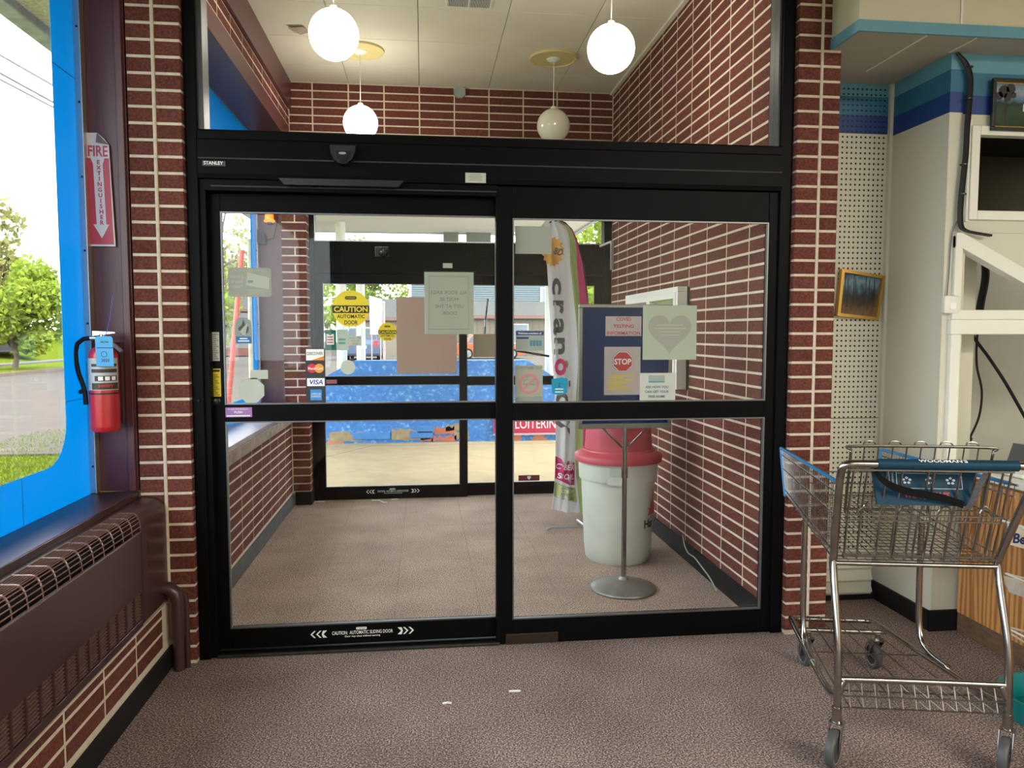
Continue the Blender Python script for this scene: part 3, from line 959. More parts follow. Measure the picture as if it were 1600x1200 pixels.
hp = [(EX - 0.05, EY, 1.478), (EX - 0.075, EY - 0.003, 1.474), (EX - 0.098, EY - 0.006, 1.455), (EX - 0.106, EY - 0.008, 1.42), (EX - 0.104, EY - 0.01, 1.38), (EX - 0.095, EY - 0.012, 1.33), (EX - 0.080, EY - 0.013, 1.285), (EX - 0.072, EY - 0.014, 1.25), (EX - 0.070, EY - 0.014, 1.20)]
mb = MB()
mb.tube(hp, 0.0095, 12)
mb.build('hose', RUBBER, fe, smooth=True)
mb = MB()
mb.lathe([(0.0, -0.006), (0.009, -0.004), (0.009, 0.004), (0.0, 0.006)], (EX - 0.088, EY - 0.014, 1.254), 12, 'y')
mb.build('hose_clip', RUBBER, fe, smooth=True)
TAGB = M('tag_blue', (0.05, 0.30, 0.62), 0.6, var=0.05)
tg = MB()
tg.prism([(EX, 1.362), (EX + 0.068, 1.362), (EX + 0.066, 1.478), (EX + 0.058, 1.486), (EX + 0.006, 1.486), (EX - 0.003, 1.478)], lambda u, v, w: (u, w, v), EY - 0.069, EY - 0.068)
tg = tg.build('inspection_tag', TAGB, fe)
letters('2023', EX + 0.035, EY - 0.0695, 1.387, INK, tg, height=0.012, bold=0.02)
letters('HELTER', EX + 0.034, EY - 0.0695, 1.462, INK, tg, height=0.007, bold=0.02)
box('tag_rule', INK, EX + 0.002, EX + 0.066, EY - 0.0695, EY - 0.069, 1.437, 1.440, tg)
mb = MB()
mb.tube([(EX + 0.031 + 0.011 * math.cos(a * PI / 8), EY - 0.0695, 1.412 + 0.011 * math.sin(a * PI / 8)) for a in range(16)], 0.0008, 4, closed=True)
mb.build('tag_ring', INK, tg)
mb = MB()
mb.tube([(EX + 0.030, EY - 0.066, 1.476), (EX + 0.031, EY - 0.035, 1.502), (EX + 0.035, EY - 0.01, 1.56), (EX + 0.04, EY + 0.0, 1.61), (EX + 0.043, EY + 0.005, 1.653)], 0.0014, 5)
mb.build('tag_tie', M('tie_violet', (0.10, 0.09, 0.50), 0.4, var=0.1), fe)
box('wall_bracket', STEEL, EX - 0.02, EX + 0.02, EY + 0.054, 3.50, 1.10, 1.46, fe, c=0.002)

# ---- FIRE EXTINGUISHER sign
fs_ = thing('safety_sign', 'red and white sign with a downward arrow above the extinguisher', 'sign', (-1.375, 3.49, 1.87))
SX = -1.372
WS = M('sign_white', (0.74, 0.70, 0.72), 0.4, var=0.05)
RS = M('sign_red', (0.52, 0.045, 0.075), 0.4, var=0.08)
mb = MB()
mb.prism([(-1.426, 1.872), (-1.318, 1.872), (-1.332, 2.302), (-1.352, 2.33), (-1.378, 2.352), (-1.436, 2.350)], lambda u, v, w: (u, w, v), 3.484, 3.489)
mb.build('plate', WS, fs_)
mb = MB()
for pl_ in (((-1.421, 1.88), (-1.372, 1.88), (-1.372, 1.905), (-1.405, 1.965), (-1.392, 1.965), (-1.398, 2.22), (-1.408, 2.245), (-1.427, 2.245)),
            ((-1.372, 1.88), (-1.324, 1.88), (-1.333, 2.245), (-1.350, 2.245), (-1.358, 2.22), (-1.352, 1.965), (-1.340, 1.965), (-1.372, 1.905))):
    mb.prism(list(pl_), lambda u, v, w: (u, w, v), 3.4825, 3.484)
mb.build('red_ground', RS, fs_)
letters('FIRE', -1.376, 3.482, 2.275, RS, fs_, height=0.046, width=0.080, bold=0.02)
for i, ch in enumerate('EXTINGUISHER'):
    letters(ch, -1.3755 + 0.0006 * i, 3.482, 2.228 - i * 0.0232, RS, fs_, height=0.0185, bold=0.03)
mb = MB()
mb.add([(-1.378, 3.483, 2.352), (-1.332, 3.483, 2.302), (-1.378, 3.470, 2.309)], [(0, 1, 2)])
mb.build('curled_corner', M('sign_back', (0.20, 0.17, 0.15), 0.6, var=0.1), fs_, fix=False)
box('side_flange', WS, -1.440, -1.434, 3.468, 3.49, 1.90, 2.352, fs_)

# ---- header bits
se = thing('door_sensor', 'black rounded motion sensor on the door header', 'sensor', (-0.348, 3.50, 2.25))
mb = MB()
mb.prism([(-0.405 + 0.0, 2.322), (-0.293, 2.322), (-0.296, 2.29), (-0.310, 2.262), (-0.333, 2.243), (-0.350, 2.240), (-0.368, 2.245), (-0.388, 2.262), (-0.402, 2.29)], lambda u, v, w: (u, w, v + (3.515 - w) * 0.15), 3.478, 3.515)
mb.build('housing', BLACK_P, se)
mb = MB()
mb.prism([(-0.378, 2.300), (-0.320, 2.300), (-0.326, 2.268), (-0.342, 2.25), (-0.358, 2.25), (-0.372, 2.268)], lambda u, v, w: (u, w, v), 3.466, 3.48)
lens = mb.build('lens', M('sensor_lens', (0.02, 0.025, 0.03), 0.12, var=0.1), se)
mb = MB()
mb.disc((-0.349, 2.290), 0.016, 3.4655, 3.4665, 20)
for i, v in enumerate(mb.v):
    mb.v[i] = (v[0], v[1], 2.290 + (v[2] - 2.290) * 0.32)
badge = mb.build('badge', M('badge_grey', (0.45, 0.45, 0.43), 0.5, var=0.05), se)
letters('STANLEY', -0.349, 3.465, 2.290, INK, badge, width=0.022)

nb = thing('maker_plate', 'small black plate with white STANLEY lettering at the header end', 'plate', (-0.905, 3.513, 2.23))
box('plate', BLACK_P, -0.956, -0.858, 3.511, 3.5155, 2.228, 2.254, nb, c=0.002)
letters('STANLEY', -0.909, 3.5105, 2.243, PURE, nb, width=0.082, bold=0.015)
wlb_ = thing('notice_sticker', 'small pale printed notice in the middle of the door header', 'sticker', (0.242, 3.512, 2.18))
box('paper', M('notice_paper', (0.50, 0.50, 0.44), 0.7, var=0.06, vscale=30), 0.195, 0.289, 3.5125, 3.5148, 2.183, 2.228, wlb_)
for k in range(4):
    box('print_line', INK_G, 0.211 + (0.006 if k % 2 else 0), 0.273 - (0.006 if k % 2 else 0), 3.5118, 3.5124, 2.194 + k * 0.008, 2.197 + k * 0.008, wlb_)

# ---- pendant globes
def glow(name, strength, col):
    m, nt, b, out = newmat(name)
    b.inputs['Base Color'].default_value = (0.8, 0.78, 0.70, 1)
    b.inputs['Roughness'].default_value = 0.25
    b.inputs['Emission Color'].default_value = (*col, 1)
    b.inputs['Emission Strength'].default_value = strength
    n = nt.nodes.new('ShaderNodeTexNoise')
    n.inputs['Scale'].default_value = 3.0
    mr = nt.nodes.new('ShaderNodeMapRange')
    mr.inputs['To Min'].default_value = strength * 0.92
    mr.inputs['To Max'].default_value = strength * 1.08
    nt.links.new(n.outputs['Fac'], mr.inputs['Value'])
    nt.links.new(mr.outputs['Result'], b.inputs['Emission Strength'])
    return m
GLOW = glow('lit_globe', 12.0, (1.0, 0.93, 0.82))
OPAL = M('opal_glass', (0.72, 0.70, 0.58), 0.12, var=0.03, spec=0.6)
MEDAL = M('medallion_yellow', (0.66, 0.56, 0.25), 0.6, var=0.12, vscale=8)
def globe(x, y, z, r, lit, medal, label, grp):
    p = thing('pendant_lamp', label, 'lamp', (x, y, z), group=grp)
    mb = MB()
    prof = [(max(0.0, r * math.sin(PI * i / 20)), z - r * math.cos(PI * i / 20)) for i in range(21)]
    mb.lathe(prof, (x, y, 0), 32)
    mb.build('globe', GLOW if lit else OPAL, p, smooth=True)
    mb = MB()
    mb.lathe([(0.0, z + r + 0.02), (0.018, z + r + 0.018), (0.026, z + r - 0.004), (0.026, z + r - 0.010)], (x, y, 0), 16)
    mb.build('cap', WHITE, p, smooth=True)
    mb = MB()
    mb.tube([(x, y, z + r), (x + 0.004, y, CZ - 0.03)], 0.0035, 8)
    mb.build('cord', WHITE, p)
    mb = MB()
    mb.lathe([(0.0, CZ - 0.035), (0.03, CZ - 0.034), (0.055, CZ - 0.016), (0.058, CZ - 0.002)], (x, y, 0), 24)
    mb.build('ceiling_cap', WHITE, p, smooth=True)
    if medal:
        mb = MB()
        mb.lathe([(0.0, CZ - 0.012), (0.165, CZ - 0.012), (0.168, CZ - 0.017), (0.185, CZ - 0.017), (0.190, CZ - 0.002)], (x, y, 0), 40)
        mb.build('medallion', MEDAL, p, smooth=True)
globe(-0.462, 4.24, 3.085, 0.131, True, True, 'lit white globe lamp hanging nearest the sliding leaf', 'globe pendant lamps')
globe(1.048, 4.24, 3.075, 0.131, True, True, 'lit white globe lamp hanging nearest the long brick wall', 'globe pendant lamps')
globe(-0.468, 6.05, 3.11, 0.131, True, True, 'lit globe lamp under the yellow ceiling disc by the maroon band', 'globe pendant lamps')
globe(1.034, 6.05, 3.135, 0.131, False, True, 'unlit cream globe lamp under the yellow ceiling disc by the brick corner', 'globe pendant lamps')

vt = thing('ceiling_vent', 'white ceiling vent with dark slots between the globe lamps', 'vent', (0.31, 5.03, CZ - 0.02))
box('frame', WHITE, 0.155, 0.465, 4.88, 5.18, CZ - 0.014, CZ - 0.002, vt, c=0.003)
for x0 in (0.175, 0.318):
    box('slot_field', INK, x0, x0 + 0.128, 4.90, 5.16, CZ - 0.0165, CZ - 0.0145, vt)
    for k in range(12):
        box('blade', WHITE, x0 + 0.003 + k * 0.0105, x0 + 0.0075 + k * 0.0105, 4.90, 5.16, CZ - 0.020, CZ - 0.016, vt)
jb = thing('junction_box', 'grey octagonal junction box on the far brick wall under the ceiling', 'box', (0.333, 6.83, 3.57))
mb = MB()
mb.disc((0.333, 3.612), 0.054, 6.825, 6.86, 8, PI / 8)
mb.build('cover', M('box_grey', (0.30, 0.32, 0.30), 0.5, var=0.05), jb)
mb = MB()
mb.tube([(0.285, 6.85, 3.565), (0.282, 6.85, 3.28)], 0.003, 6)
mb.build('conduit', WHITE, jb)

# ---- stickers and signs on the near glass
LY = 3.6095       # room side of the sliding glass
RY = 3.5625       # room side of the fixed glass
def sign(name, label, cat, x0, x1, z0, z1, y, mat, poly=None, grp=None):
    t = thing(name, label, cat, ((x0 + x1) / 2, y, z0), group=grp)
    mb = MB()
    if poly:
        mb.prism(poly, lambda u, v, w: (u, w, v), y, y + 0.0012)
    else:
        mb.box(x0, x1, y, y + 0.0012, z0, z1)
    mb.build('sheet', mat, t)
    return t
def rrect(x0, x1, z0, z1, r, n=4):
    pts = []
    for cx, cz, a in ((x1 - r, z0 + r, -PI / 2), (x1 - r, z1 - r, 0), (x0 + r, z1 - r, PI / 2), (x0 + r, z0 + r, PI)):
        pts += [(cx + r * math.cos(a + PI / 2 * i / n), cz + r * math.sin(a + PI / 2 * i / n)) for i in range(n + 1)]
    return pts
PALE = M('pale_print', (0.66, 0.68, 0.58), 0.7, var=0.04, transl=0.4)

s = sign('window_sticker', 'grey sticker seen from behind with a pale card printed on it, beside the door stile', 'sticker', -0.882, -0.692, 1.664, 1.797, LY, PAPER_G, rrect(-0.882, -0.692, 1.664, 1.797, 0.012))
mb = MB()
mb.prism([(-0.806, 1.717), (-0.703, 1.699), (-0.700, 1.752), (-0.797, 1.776)], lambda u, v, w: (u, w, v), LY - 0.0012, LY - 0.0004)
mb.build('card_print', PALE, s)
letters('SAVE ON YOUR MEDICINES', -0.787, LY - 0.001, 1.785, PALE, s, width=0.15, mirror=True)
for k, tx in enumerate(('Enroll', 'Here', 'Today!')):
    letters(tx, -0.845, LY - 0.001, 1.758 - k * 0.024, PALE, s, height=0.017, mirror=True, shear=0.2)
mb = MB()
mb.disc((-0.785, 1.734), 0.013, LY - 0.0018, LY - 0.0012, 16)
for i, v in enumerate(mb.v):
    mb.v[i] = (v[0], v[1], 1.734 + (v[2] - 1.734) * 0.45)
mb.build('logo', M('teal_logo', (0.15, 0.32, 0.36), 0.7, var=0.05), s)
for k in range(3):
    box('print_line', PALE, -0.80, -0.72, LY - 0.001, LY - 0.0002, 1.678 + k * 0.008, 1.680 + k * 0.008, s)

arch = [(-0.858, 1.45), (-0.784, 1.45), (-0.784, 1.535)] + [(-0.821 + 0.037 * math.cos(PI * i / 10), 1.535 + 0.037 * math.sin(PI * i / 10)) for i in range(1, 10)] + [(-0.858, 1.535)]
s = sign('window_sticker', 'small arched grey decal with a blue foot on the sliding glass', 'sticker', -0.858, -0.784, 1.45, 1.573, LY, M('arch_grey', (0.36, 0.42, 0.40), 0.7, var=0.08, transl=0.3), arch)
box('blue_foot', M('decal_blue', (0.01, 0.14, 0.40), 0.6, var=0.05), -0.854, -0.788, LY - 0.001, LY - 0.0002, 1.453, 1.483, s)
mb = MB()
mb.prism([(-0.833, 1.492), (-0.820, 1.486), (-0.800, 1.505), (-0.796, 1.525), (-0.812, 1.536), (-0.820, 1.562), (-0.828, 1.536), (-0.845, 1.52), (-0.838, 1.508)], lambda u, v, w: (u, w, v), LY - 0.001, LY - 0.0002)
mb.build('emblem', M('emblem_dark', (0.06, 0.08, 0.07), 0.6, var=0.2), s)
mb = MB()
mb.prism([(-0.826, 1.489), (-0.812, 1.489), (-0.806, 1.52), (-0.802, 1.54), (-0.808, 1.54), (-0.83, 1.515), (-0.838, 1.505)], lambda u, v, w: (u, w, v), LY - 0.0016, LY - 0.001)
mb.build('ribbon', PALE, s)
for k in range(2):
    box('print_line', PURE, -0.846 + 0.008 * k, -0.796 - 0.008 * k, LY - 0.0014, LY - 0.001, 1.460 + k * 0.011, 1.465 + k * 0.011, s)

sign('window_sticker', 'blank pale rectangular label above the octagon', 'sticker', -0.795, -0.716, 1.287, 1.329, LY, PAPER)
o8 = [(-0.792 + 0.0625 * math.cos(PI / 8 + PI / 4 * i), 1.234 + 0.0625 * math.sin(PI / 8 + PI / 4 * i)) for i in range(8)]
sign('window_sticker', 'blank pale octagonal sticker low on the sliding glass', 'sticker', -0.855, -0.73, 1.17, 1.297, LY, PAPER, o8)

def caution(x, z, r, y, label, back=False):
    t = thing('caution_sticker', label, 'sticker', (x, y, z - r), group='round caution stickers')
    mb = MB()
    mb.disc((x, z), r, y, y + 0.001, 44)
    mb.build('disc', YELLOW, t)
    mb = MB()
    pts = []
    zt, zb = z + 0.18 * r, z - 0.24 * r
    at, ab = math.asin(0.18), math.asin(-0.24)
    pts = [(x + r * math.cos(ab + (at - ab) * i / 5), z + r * math.sin(ab + (at - ab) * i / 5)) for i in range(6)]
    pts += [(2 * x - a, b) for a, b in pts[::-1]]
    mb.prism(pts, lambda u, v, w: (u, w, v), y - 0.0006, y - 0.0001)
    band = mb.build('band', INK, t)
    letters('CAUTION', x, y - 0.001, z - 0.03 * r, YELLOW, band, width=1.82 * r, height=0.30 * r, bold=0.03)
    letters('AUTOMATIC', x, y - 0.0006, z - 0.42 * r, INK, t, width=1.5 * r, height=0.21 * r, bold=0.02)
    letters('DOOR', x, y - 0.0006, z - 0.75 * r, INK, t, width=0.72 * r, height=0.23 * r, bold=0.02)
    mb = MB()
    mb.prism(rrect(x - 0.31 * r, x + 0.31 * r, z + 0.50 * r, z + 0.68 * r, 0.08 * r), lambda u, v, w: (u, w, v), y - 0.0006, y - 0.0001)
    bd_ = mb.build('badge', INK, t)
    letters('STANLEY', x, y - 0.001, z + 0.59 * r, YELLOW, bd_, width=0.5 * r)
caution(-0.335, 1.612, 0.085, LY, 'large round yellow CAUTION AUTOMATIC DOOR sticker on the near glass')
caution(-0.320, 1.508, 0.083, 6.886, 'smaller looking round yellow CAUTION sticker on the outer door glass')

s = sign('card_sticker', 'tall black sticker with four payment card logos on the sliding glass', 'sticker', -0.546, -0.456, 1.172, 1.428, LY, M('card_black', (0.02, 0.02, 0.03), 0.5, var=0.1))
def slab(name, mat, poly, y0, y1, parent):
    mb = MB()
    mb.prism(poly, lambda u, v, w: (u, w, v), y0, y1)
    return mb.build(name, mat, parent)
c1 = slab('card_logo', PURE, [(-0.542, 1.372), (-0.461, 1.372), (-0.461, 1.424), (-0.542, 1.424)], LY - 0.0008, LY - 0.0001, s)
slab('orange_corner', M('orange_print', (0.75, 0.24, 0.02), 0.5, var=0.05), [(-0.52, 1.372), (-0.461, 1.372), (-0.461, 1.392)], LY - 0.0014, LY - 0.0008, c1)
letters('DISCOVER', -0.5015, LY - 0.0012, 1.404, INK, c1, width=0.072, height=0.014, bold=0.01)
for dx, m in ((-0.016, M('mc_red', (0.62, 0.02, 0.04), 0.5, var=0.05)), (0.017, M('mc_orange', (0.80, 0.33, 0.02), 0.5, var=0.05))):
    mb = MB()
    mb.disc((-0.501 + dx, 1.335), 0.0215, LY - 0.0009 - (0.0004 if dx > 0 else 0), LY - 0.0001, 24)
    cc = mb.build('card_logo', m, s)
letters('MasterCard', -0.501, LY - 0.0018, 1.335, PURE, cc, width=0.066, height=0.013, bold=0.01)
c2 = slab('card_logo', PURE, [(-0.540, 1.252), (-0.460, 1.252), (-0.460, 1.289), (-0.540, 1.289)], LY - 0.0008, LY - 0.0001, s)
letters('VISA', -0.498, LY - 0.0012, 1.271, M('visa_blue', (0.01, 0.05, 0.38), 0.5, var=0.05), c2, width=0.06, height=0.022, bold=0.02, shear=0.2)
c3 = slab('card_logo', M('amex_blue', (0.03, 0.25, 0.62), 0.5, var=0.05), [(-0.526, 1.186), (-0.474, 1.186), (-0.474, 1.236), (-0.526, 1.236)], LY - 0.0008, LY - 0.0001, s)
letters('AMERICAN', -0.5, LY - 0.0012, 1.216, PURE, c3, width=0.044, height=0.009)
letters('EXPRESS', -0.5, LY - 0.0012, 1.204, PURE, c3, width=0.044, height=0.009)

s = sign('paper_notice', 'paper notice in a plastic sleeve taped to the sliding glass, its text reversed', 'notice', 0.006, 0.237, 1.494, 1.785, LY - 0.002, PAPER)
for a in ((0.027, 0.214, 1.764, 1.766), (0.027, 0.214, 1.516, 1.518), (0.027, 0.0285, 1.518, 1.764), (0.2125, 0.214, 1.518, 1.764)):
    box('border_line', INK_G, a[0], a[1], LY - 0.0028, LY - 0.0021, a[2], a[3], s)
for k, tx in enumerate(('ALL BOOK BAGS', 'MUST BE', 'LEFT AT THE', 'DOOR.')):
    letters(tx, 0.121, LY - 0.003, 1.690 - k * 0.0325, INK_G, s, height=0.016, mirror=True)
mb = MB()
mb.grid(lambda u, v: (0.001 + 0.241 * u, LY - 0.004 - 0.0012 * math.sin(9 * u + 5 * v), 1.488 + 0.302 * v), 14, 14)
SLEEVE = glass_mat('plastic_sleeve', (0.96, 0.97, 0.96), 1.3)
mb.build('plastic_sleeve', SLEEVE, s, fix=False)
sign('tape_label', 'tiny grey label stuck above the sleeved notice', 'sticker', 0.093, 0.138, 1.804, 1.827, LY, PAPER_G)
t = thing('round_sticker', 'pale translucent round seal low on the sliding glass', 'sticker', (-0.352, LY, 1.305))
mb = MB()
mb.disc((-0.352, 1.339), 0.0335, LY, LY + 0.001, 28)
mb.build('disc', PAPER, t)
s = sign('push_sticker', 'small purple and pink PUSH sticker on the door mid rail', 'sticker', -0.905, -0.787, 1.113, 1.158, 3.5905, M('push_purple', (0.42, 0.16, 0.36), 0.5, var=0.35, vscale=18, col2=(0.24, 0.14, 0.42)))
letters('PUSH', -0.848, 3.590, 1.136, PURE, s, height=0.011, bold=0.01)
letters('IN CASE OF EMERGENCY', -0.848, 3.590, 1.150, PURE, s, width=0.09)
box('print_line', PURE, -0.90, -0.795, 3.590, 3.5904, 1.117, 1.122, s)
s = sign('instruction_label', 'narrow white instruction label on the door stile', 'label', -0.960, -0.924, 1.372, 1.503, 3.5905, M('label_white', (0.55, 0.55, 0.50), 0.6, var=0.04))
for k in range(13):
    box('print_line', INK_G, -0.957, -0.927 - 0.006 * (k % 3), 3.5898, 3.5904, 1.380 + k * 0.0092, 1.3845 + k * 0.0092, s)
s = sign('instruction_label', 'narrow yellow warning label on the door stile', 'label', -0.960, -0.922, 1.209, 1.337, 3.5905, YELLOW)
box('heading', INK, -0.957, -0.925, 3.5898, 3.5904, 1.322, 1.332, s)
for k in range(11):
    box('print_line', M('olive_ink', (0.22, 0.16, 0.01), 0.6, var=0.1), -0.957, -0.928 - 0.008 * (k % 3), 3.5898, 3.5904, 1.214 + k * 0.0092, 1.218 + k * 0.0092, s)

def slide_text(name, label, cx, cz, w_, y, k=1.0):
    t = thing(name, label, 'decal', (cx, y, cz - 0.03))
    letters('CAUTION:  AUTOMATIC SLIDING DOOR', cx, y, cz, PURE, t, width=w_ * 0.62, height=0.017 * k, bold=0.008)
    letters('Door may close without warning', cx, y, cz - 0.019 * k, PURE, t, width=w_ * 0.36, bold=0.01)
    mb = MB()
    mb.prism(rrect(cx - 0.03 * k, cx + 0.02 * k, cz + 0.013 * k, cz + 0.025 * k, 0.005 * k), lambda u, v, w: (u, w, v), y - 0.0002, y + 0.0003)
    b_ = mb.build('badge', PURE, t)
    letters('STANLEY', cx - 0.005 * k, y - 0.0006, cz + 0.019 * k, INK, b_, width=0.04 * k)
    for sg in (-1, 1):
        for j in range(3):
            x = cx + sg * (w_ * 0.36 + j * 0.026 * k)
            h, d, tk = 0.017 * k, 0.017 * k * sg, 0.012 * k * sg
            mb = MB()
            zz = cz - 0.002
            mb.prism([(x, zz + h), (x + tk * (1.6 if j == 0 else 0.7), zz + h), (x + d + tk * 0.7, zz), (x + tk * (1.6 if j == 0 else 0.7), zz - h), (x, zz - h), (x + d, zz)], lambda u, v, w: (u, w, v), y - 0.0002, y + 0.0003)
            mb.build('chevron', PURE, t)
slide_text('sliding_door_decal', 'white sliding door warning with chevrons on the near bottom rail', -0.300, 0.075, 0.46, 3.5912)
slide_text('sliding_door_decal', 'white sliding door warning with chevrons on the outer bottom rail', -0.285, 0.070, 0.45, 6.8692)

sign('paper_sheet', 'blank grey-green sheet at the top of the fixed glass', 'paper', 0.430, 0.603, 1.870, 1.998, RY, M('sheet_grey', (0.42, 0.45, 0.38), 0.8, var=0.05, transl=0.3))
s = sign('insurance_card', 'small card with a navy heading welcoming members on the fixed glass', 'sticker', 0.433, 0.567, 1.415, 1.512, RY, M('card_green', (0.35, 0.42, 0.36), 0.7, var=0.06, transl=0.2), rrect(0.433, 0.567, 1.415, 1.512, 0.007))
box('heading_band', NAVY, 0.434, 0.566, RY - 0.001, RY - 0.0002, 1.489, 1.508, s)
letters('Welcome members of', 0.499, RY - 0.0014, 1.498, PURE, s, width=0.112, height=0.009, bold=0.015)
box('logo_band', NAVY, 0.437, 0.494, RY - 0.001, RY - 0.0002, 1.471, 1.480, s)
for k in range(4):
    box('crest', M('crest_teal', (0.08, 0.22, 0.34), 0.6, var=0.3, vscale=60), 0.501 + k * 0.0145, 0.512 + k * 0.0145, RY - 0.001, RY - 0.0002, 1.438, 1.464, s)
for k in range(5):
    box('print_line', INK_G, 0.438, 0.488, RY - 0.001, RY - 0.0004, 1.424 + k * 0.009, 1.4255 + k * 0.009, s)
s = sign('no_smoking_sign', 'pale NO SMOKING sign with a faded red ring, text reversed, on the fixed glass', 'sign', 0.430, 0.562, 1.172, 1.346, RY, M('smoke_paper', (0.45, 0.46, 0.38), 0.8, var=0.04, transl=0.3))
letters('NO SMOKING', 0.496, RY - 0.001, 1.334, INK_G, s, width=0.118, height=0.014, mirror=True, bold=0.015)
mb = MB()
mb.tube([(0.496 + 0.042 * math.cos(2 * PI * i / 32), RY - 0.001, 1.259 + 0.042 * math.sin(2 * PI * i / 32)) for i in range(32)], 0.006, 4, closed=True)
for i, v in enumerate(mb.v):
    mb.v[i] = (v[0], RY - 0.001 + (v[1] - RY + 0.001) * 0.1, v[2])
FRED = M('faded_red', (0.50, 0.20, 0.21), 0.7, var=0.06)
mb.build('ring', FRED, s)
slab('bar', FRED, [(0.464, 1.234), (0.470, 1.227), (0.529, 1.284), (0.523, 1.291)], RY - 0.0016, RY - 0.0006, s)
box('cigarette', INK_G, 0.468, 0.522, RY - 0.001, RY - 0.0002, 1.252, 1.260, s)
mb = MB()
mb.tube([(0.470, RY - 0.0006, 1.262), (0.474, RY - 0.0006, 1.276), (0.486, RY - 0.0006, 1.276), (0.482, RY - 0.0006, 1.288), (0.496, RY - 0.0006, 1.292)], 0.0015, 4)
mb.build('smoke', INK_G, s)
box('foot_band', M('foot_grey', (0.25, 0.27, 0.25), 0.8, var=0.05), 0.431, 0.561, RY - 0.001, RY - 0.0002, 1.174, 1.196, s)
s = sign('sticky_note', 'bright cyan card hanging in front of the banner on the fixed glass', 'note', 0.605, 0.683, 1.204, 1.288, RY, M('cyan_card', (0.01, 0.36, 0.55), 0.6, var=0.06, transl=0.3), [(0.606, 1.212), (0.640, 1.202), (0.680, 1.213), (0.683, 1.282), (0.655, 1.288), (0.604, 1.279)])
letters('2', 0.642, RY - 0.001, 1.252, NAVY, s, height=0.018)
for k in range(2):
    box('print_line', PURE, 0.622, 0.662, RY - 0.001, RY - 0.0003, 1.216 + k * 0.014, 1.220 + k * 0.014, s)
s = sign('heart_poster', 'pale green square poster with a large grey heart on the fixed glass', 'poster', 1.049, 1.317, 1.37, 1.632, RY, M('heart_paper', (0.50, 0.56, 0.44), 0.8, var=0.03, transl=0.3))
hp_ = []
for i in range(40):
    a = 2 * PI * i / 40
    hp_.append((1.183 + 0.0068 * 16 * math.sin(a) ** 3, 1.506 + 0.0066 * (13 * math.cos(a) - 5 * math.cos(2 * a) - 2 * math.cos(3 * a) - math.cos(4 * a))))
slab('heart', M('heart_grey', (0.42, 0.42, 0.36), 0.8, var=0.03, transl=0.25), hp_, RY - 0.001, RY - 0.0002, s)
for k, wd in enumerate((0.13, 0.16, 0.10, 0.09)):
    box('print_line', PALE, 1.183 - wd / 2, 1.183 + wd / 2, RY - 0.0016, RY - 0.0011, 1.536 - k * 0.016, 1.5385 - k * 0.016, s)
s = sign('paper_notice', 'white notice asking how you can get your free home test, on the fixed glass', 'notice', 1.037, 1.215, 1.17, 1.306, RY, M('notice_white', (0.62, 0.64, 0.58), 0.7, var=0.03, transl=0.25))
box('photo_print', M('notice_photo', (0.34, 0.40, 0.36), 0.7, var=0.2, vscale=20), 1.080, 1.160, RY - 0.001, RY - 0.0002, 1.262, 1.294, s)
box('photo_strip', M('notice_teal', (0.08, 0.25, 0.32), 0.7, var=0.1), 1.080, 1.160, RY - 0.0014, RY - 0.001, 1.260, 1.266, s)
TL = M('teal_ink', (0.03, 0.12, 0.17), 0.7, var=0.05)
for k, tx in enumerate(('ASK HOW YOU', 'CAN GET YOUR', 'FREE HOME')):
    letters(tx, 1.122, RY - 0.001, 1.238 - k * 0.023, TL, s, height=0.012, bold=0.02)

# ---- signs on the outer doors
OY = 6.885
sign('cardboard_sheet', 'plain beige cardboard sheet covering part of the outer door glass', 'sheet', -0.240, 0.300, 1.134, 1.820, OY, M('beige_card', (0.46, 0.33, 0.26), 0.8, var=0.05, vscale=3, transl=0.3))
s = sign('window_sticker', 'green and white decal at the edge of the outer door glass', 'sticker', -0.868, -0.770, 1.346, 1.528, OY, M('decal_green', (0.02, 0.22, 0.13), 0.6, var=0.08, transl=0.3))
slab('ticket', PURE, [(-0.855, 1.395), (-0.79, 1.395), (-0.79, 1.49), (-0.808, 1.49), (-0.815, 1.48), (-0.83, 1.48), (-0.837, 1.49), (-0.855, 1.49)], OY - 0.001, OY - 0.0002, s)
for k in range(3):
    box('print_line', RED, -0.848, -0.80, OY - 0.0014, OY - 0.001, 1.41 + k * 0.024, 1.42 + k * 0.024, s)
s = sign('window_sticker', 'white decal with faint green lettering on the outer door glass', 'sticker', -0.767, -0.664, 1.346, 1.528, OY, M('decal_white', (0.62, 0.68, 0.62), 0.7, var=0.04, transl=0.4))
for k in range(2):
    box('print_line', M('faint_green', (0.15, 0.42, 0.33), 0.7, var=0.2, vscale=40), -0.75, -0.69, OY - 0.001, OY - 0.0002, 1.40 + k * 0.032, 1.418 + k * 0.032, s)
s = sign('window_sticker', 'white EBT cards accepted here decal seen from behind on the outer glass', 'sticker', -0.662, -0.551, 1.386, 1.472, OY, M('decal_white2', (0.62, 0.66, 0.56), 0.7, var=0.04, transl=0.4))
for k, tx in enumerate(('EBT Cards', 'Accepted', 'Here')):
    letters(tx, -0.606, OY - 0.001, 1.456 - k * 0.026, INK_G, s, height=0.017, mirror=True, bold=0.01)
s = sign('rules_sign', 'tan rules sign seen from behind on the outer fixed glass', 'sign', 0.452, 0.745, 1.278, 1.488, 6.938, M('tan_sign', (0.36, 0.30, 0.19), 0.8, var=0.05, transl=0.3))
for k, tx in enumerate(('• NO SKATES', '• NO BIKES', 'NO LITTERING')):
    letters(tx, 0.575, 6.937, 1.424 - k * 0.045, INK_G, s, height=0.026, mirror=True)
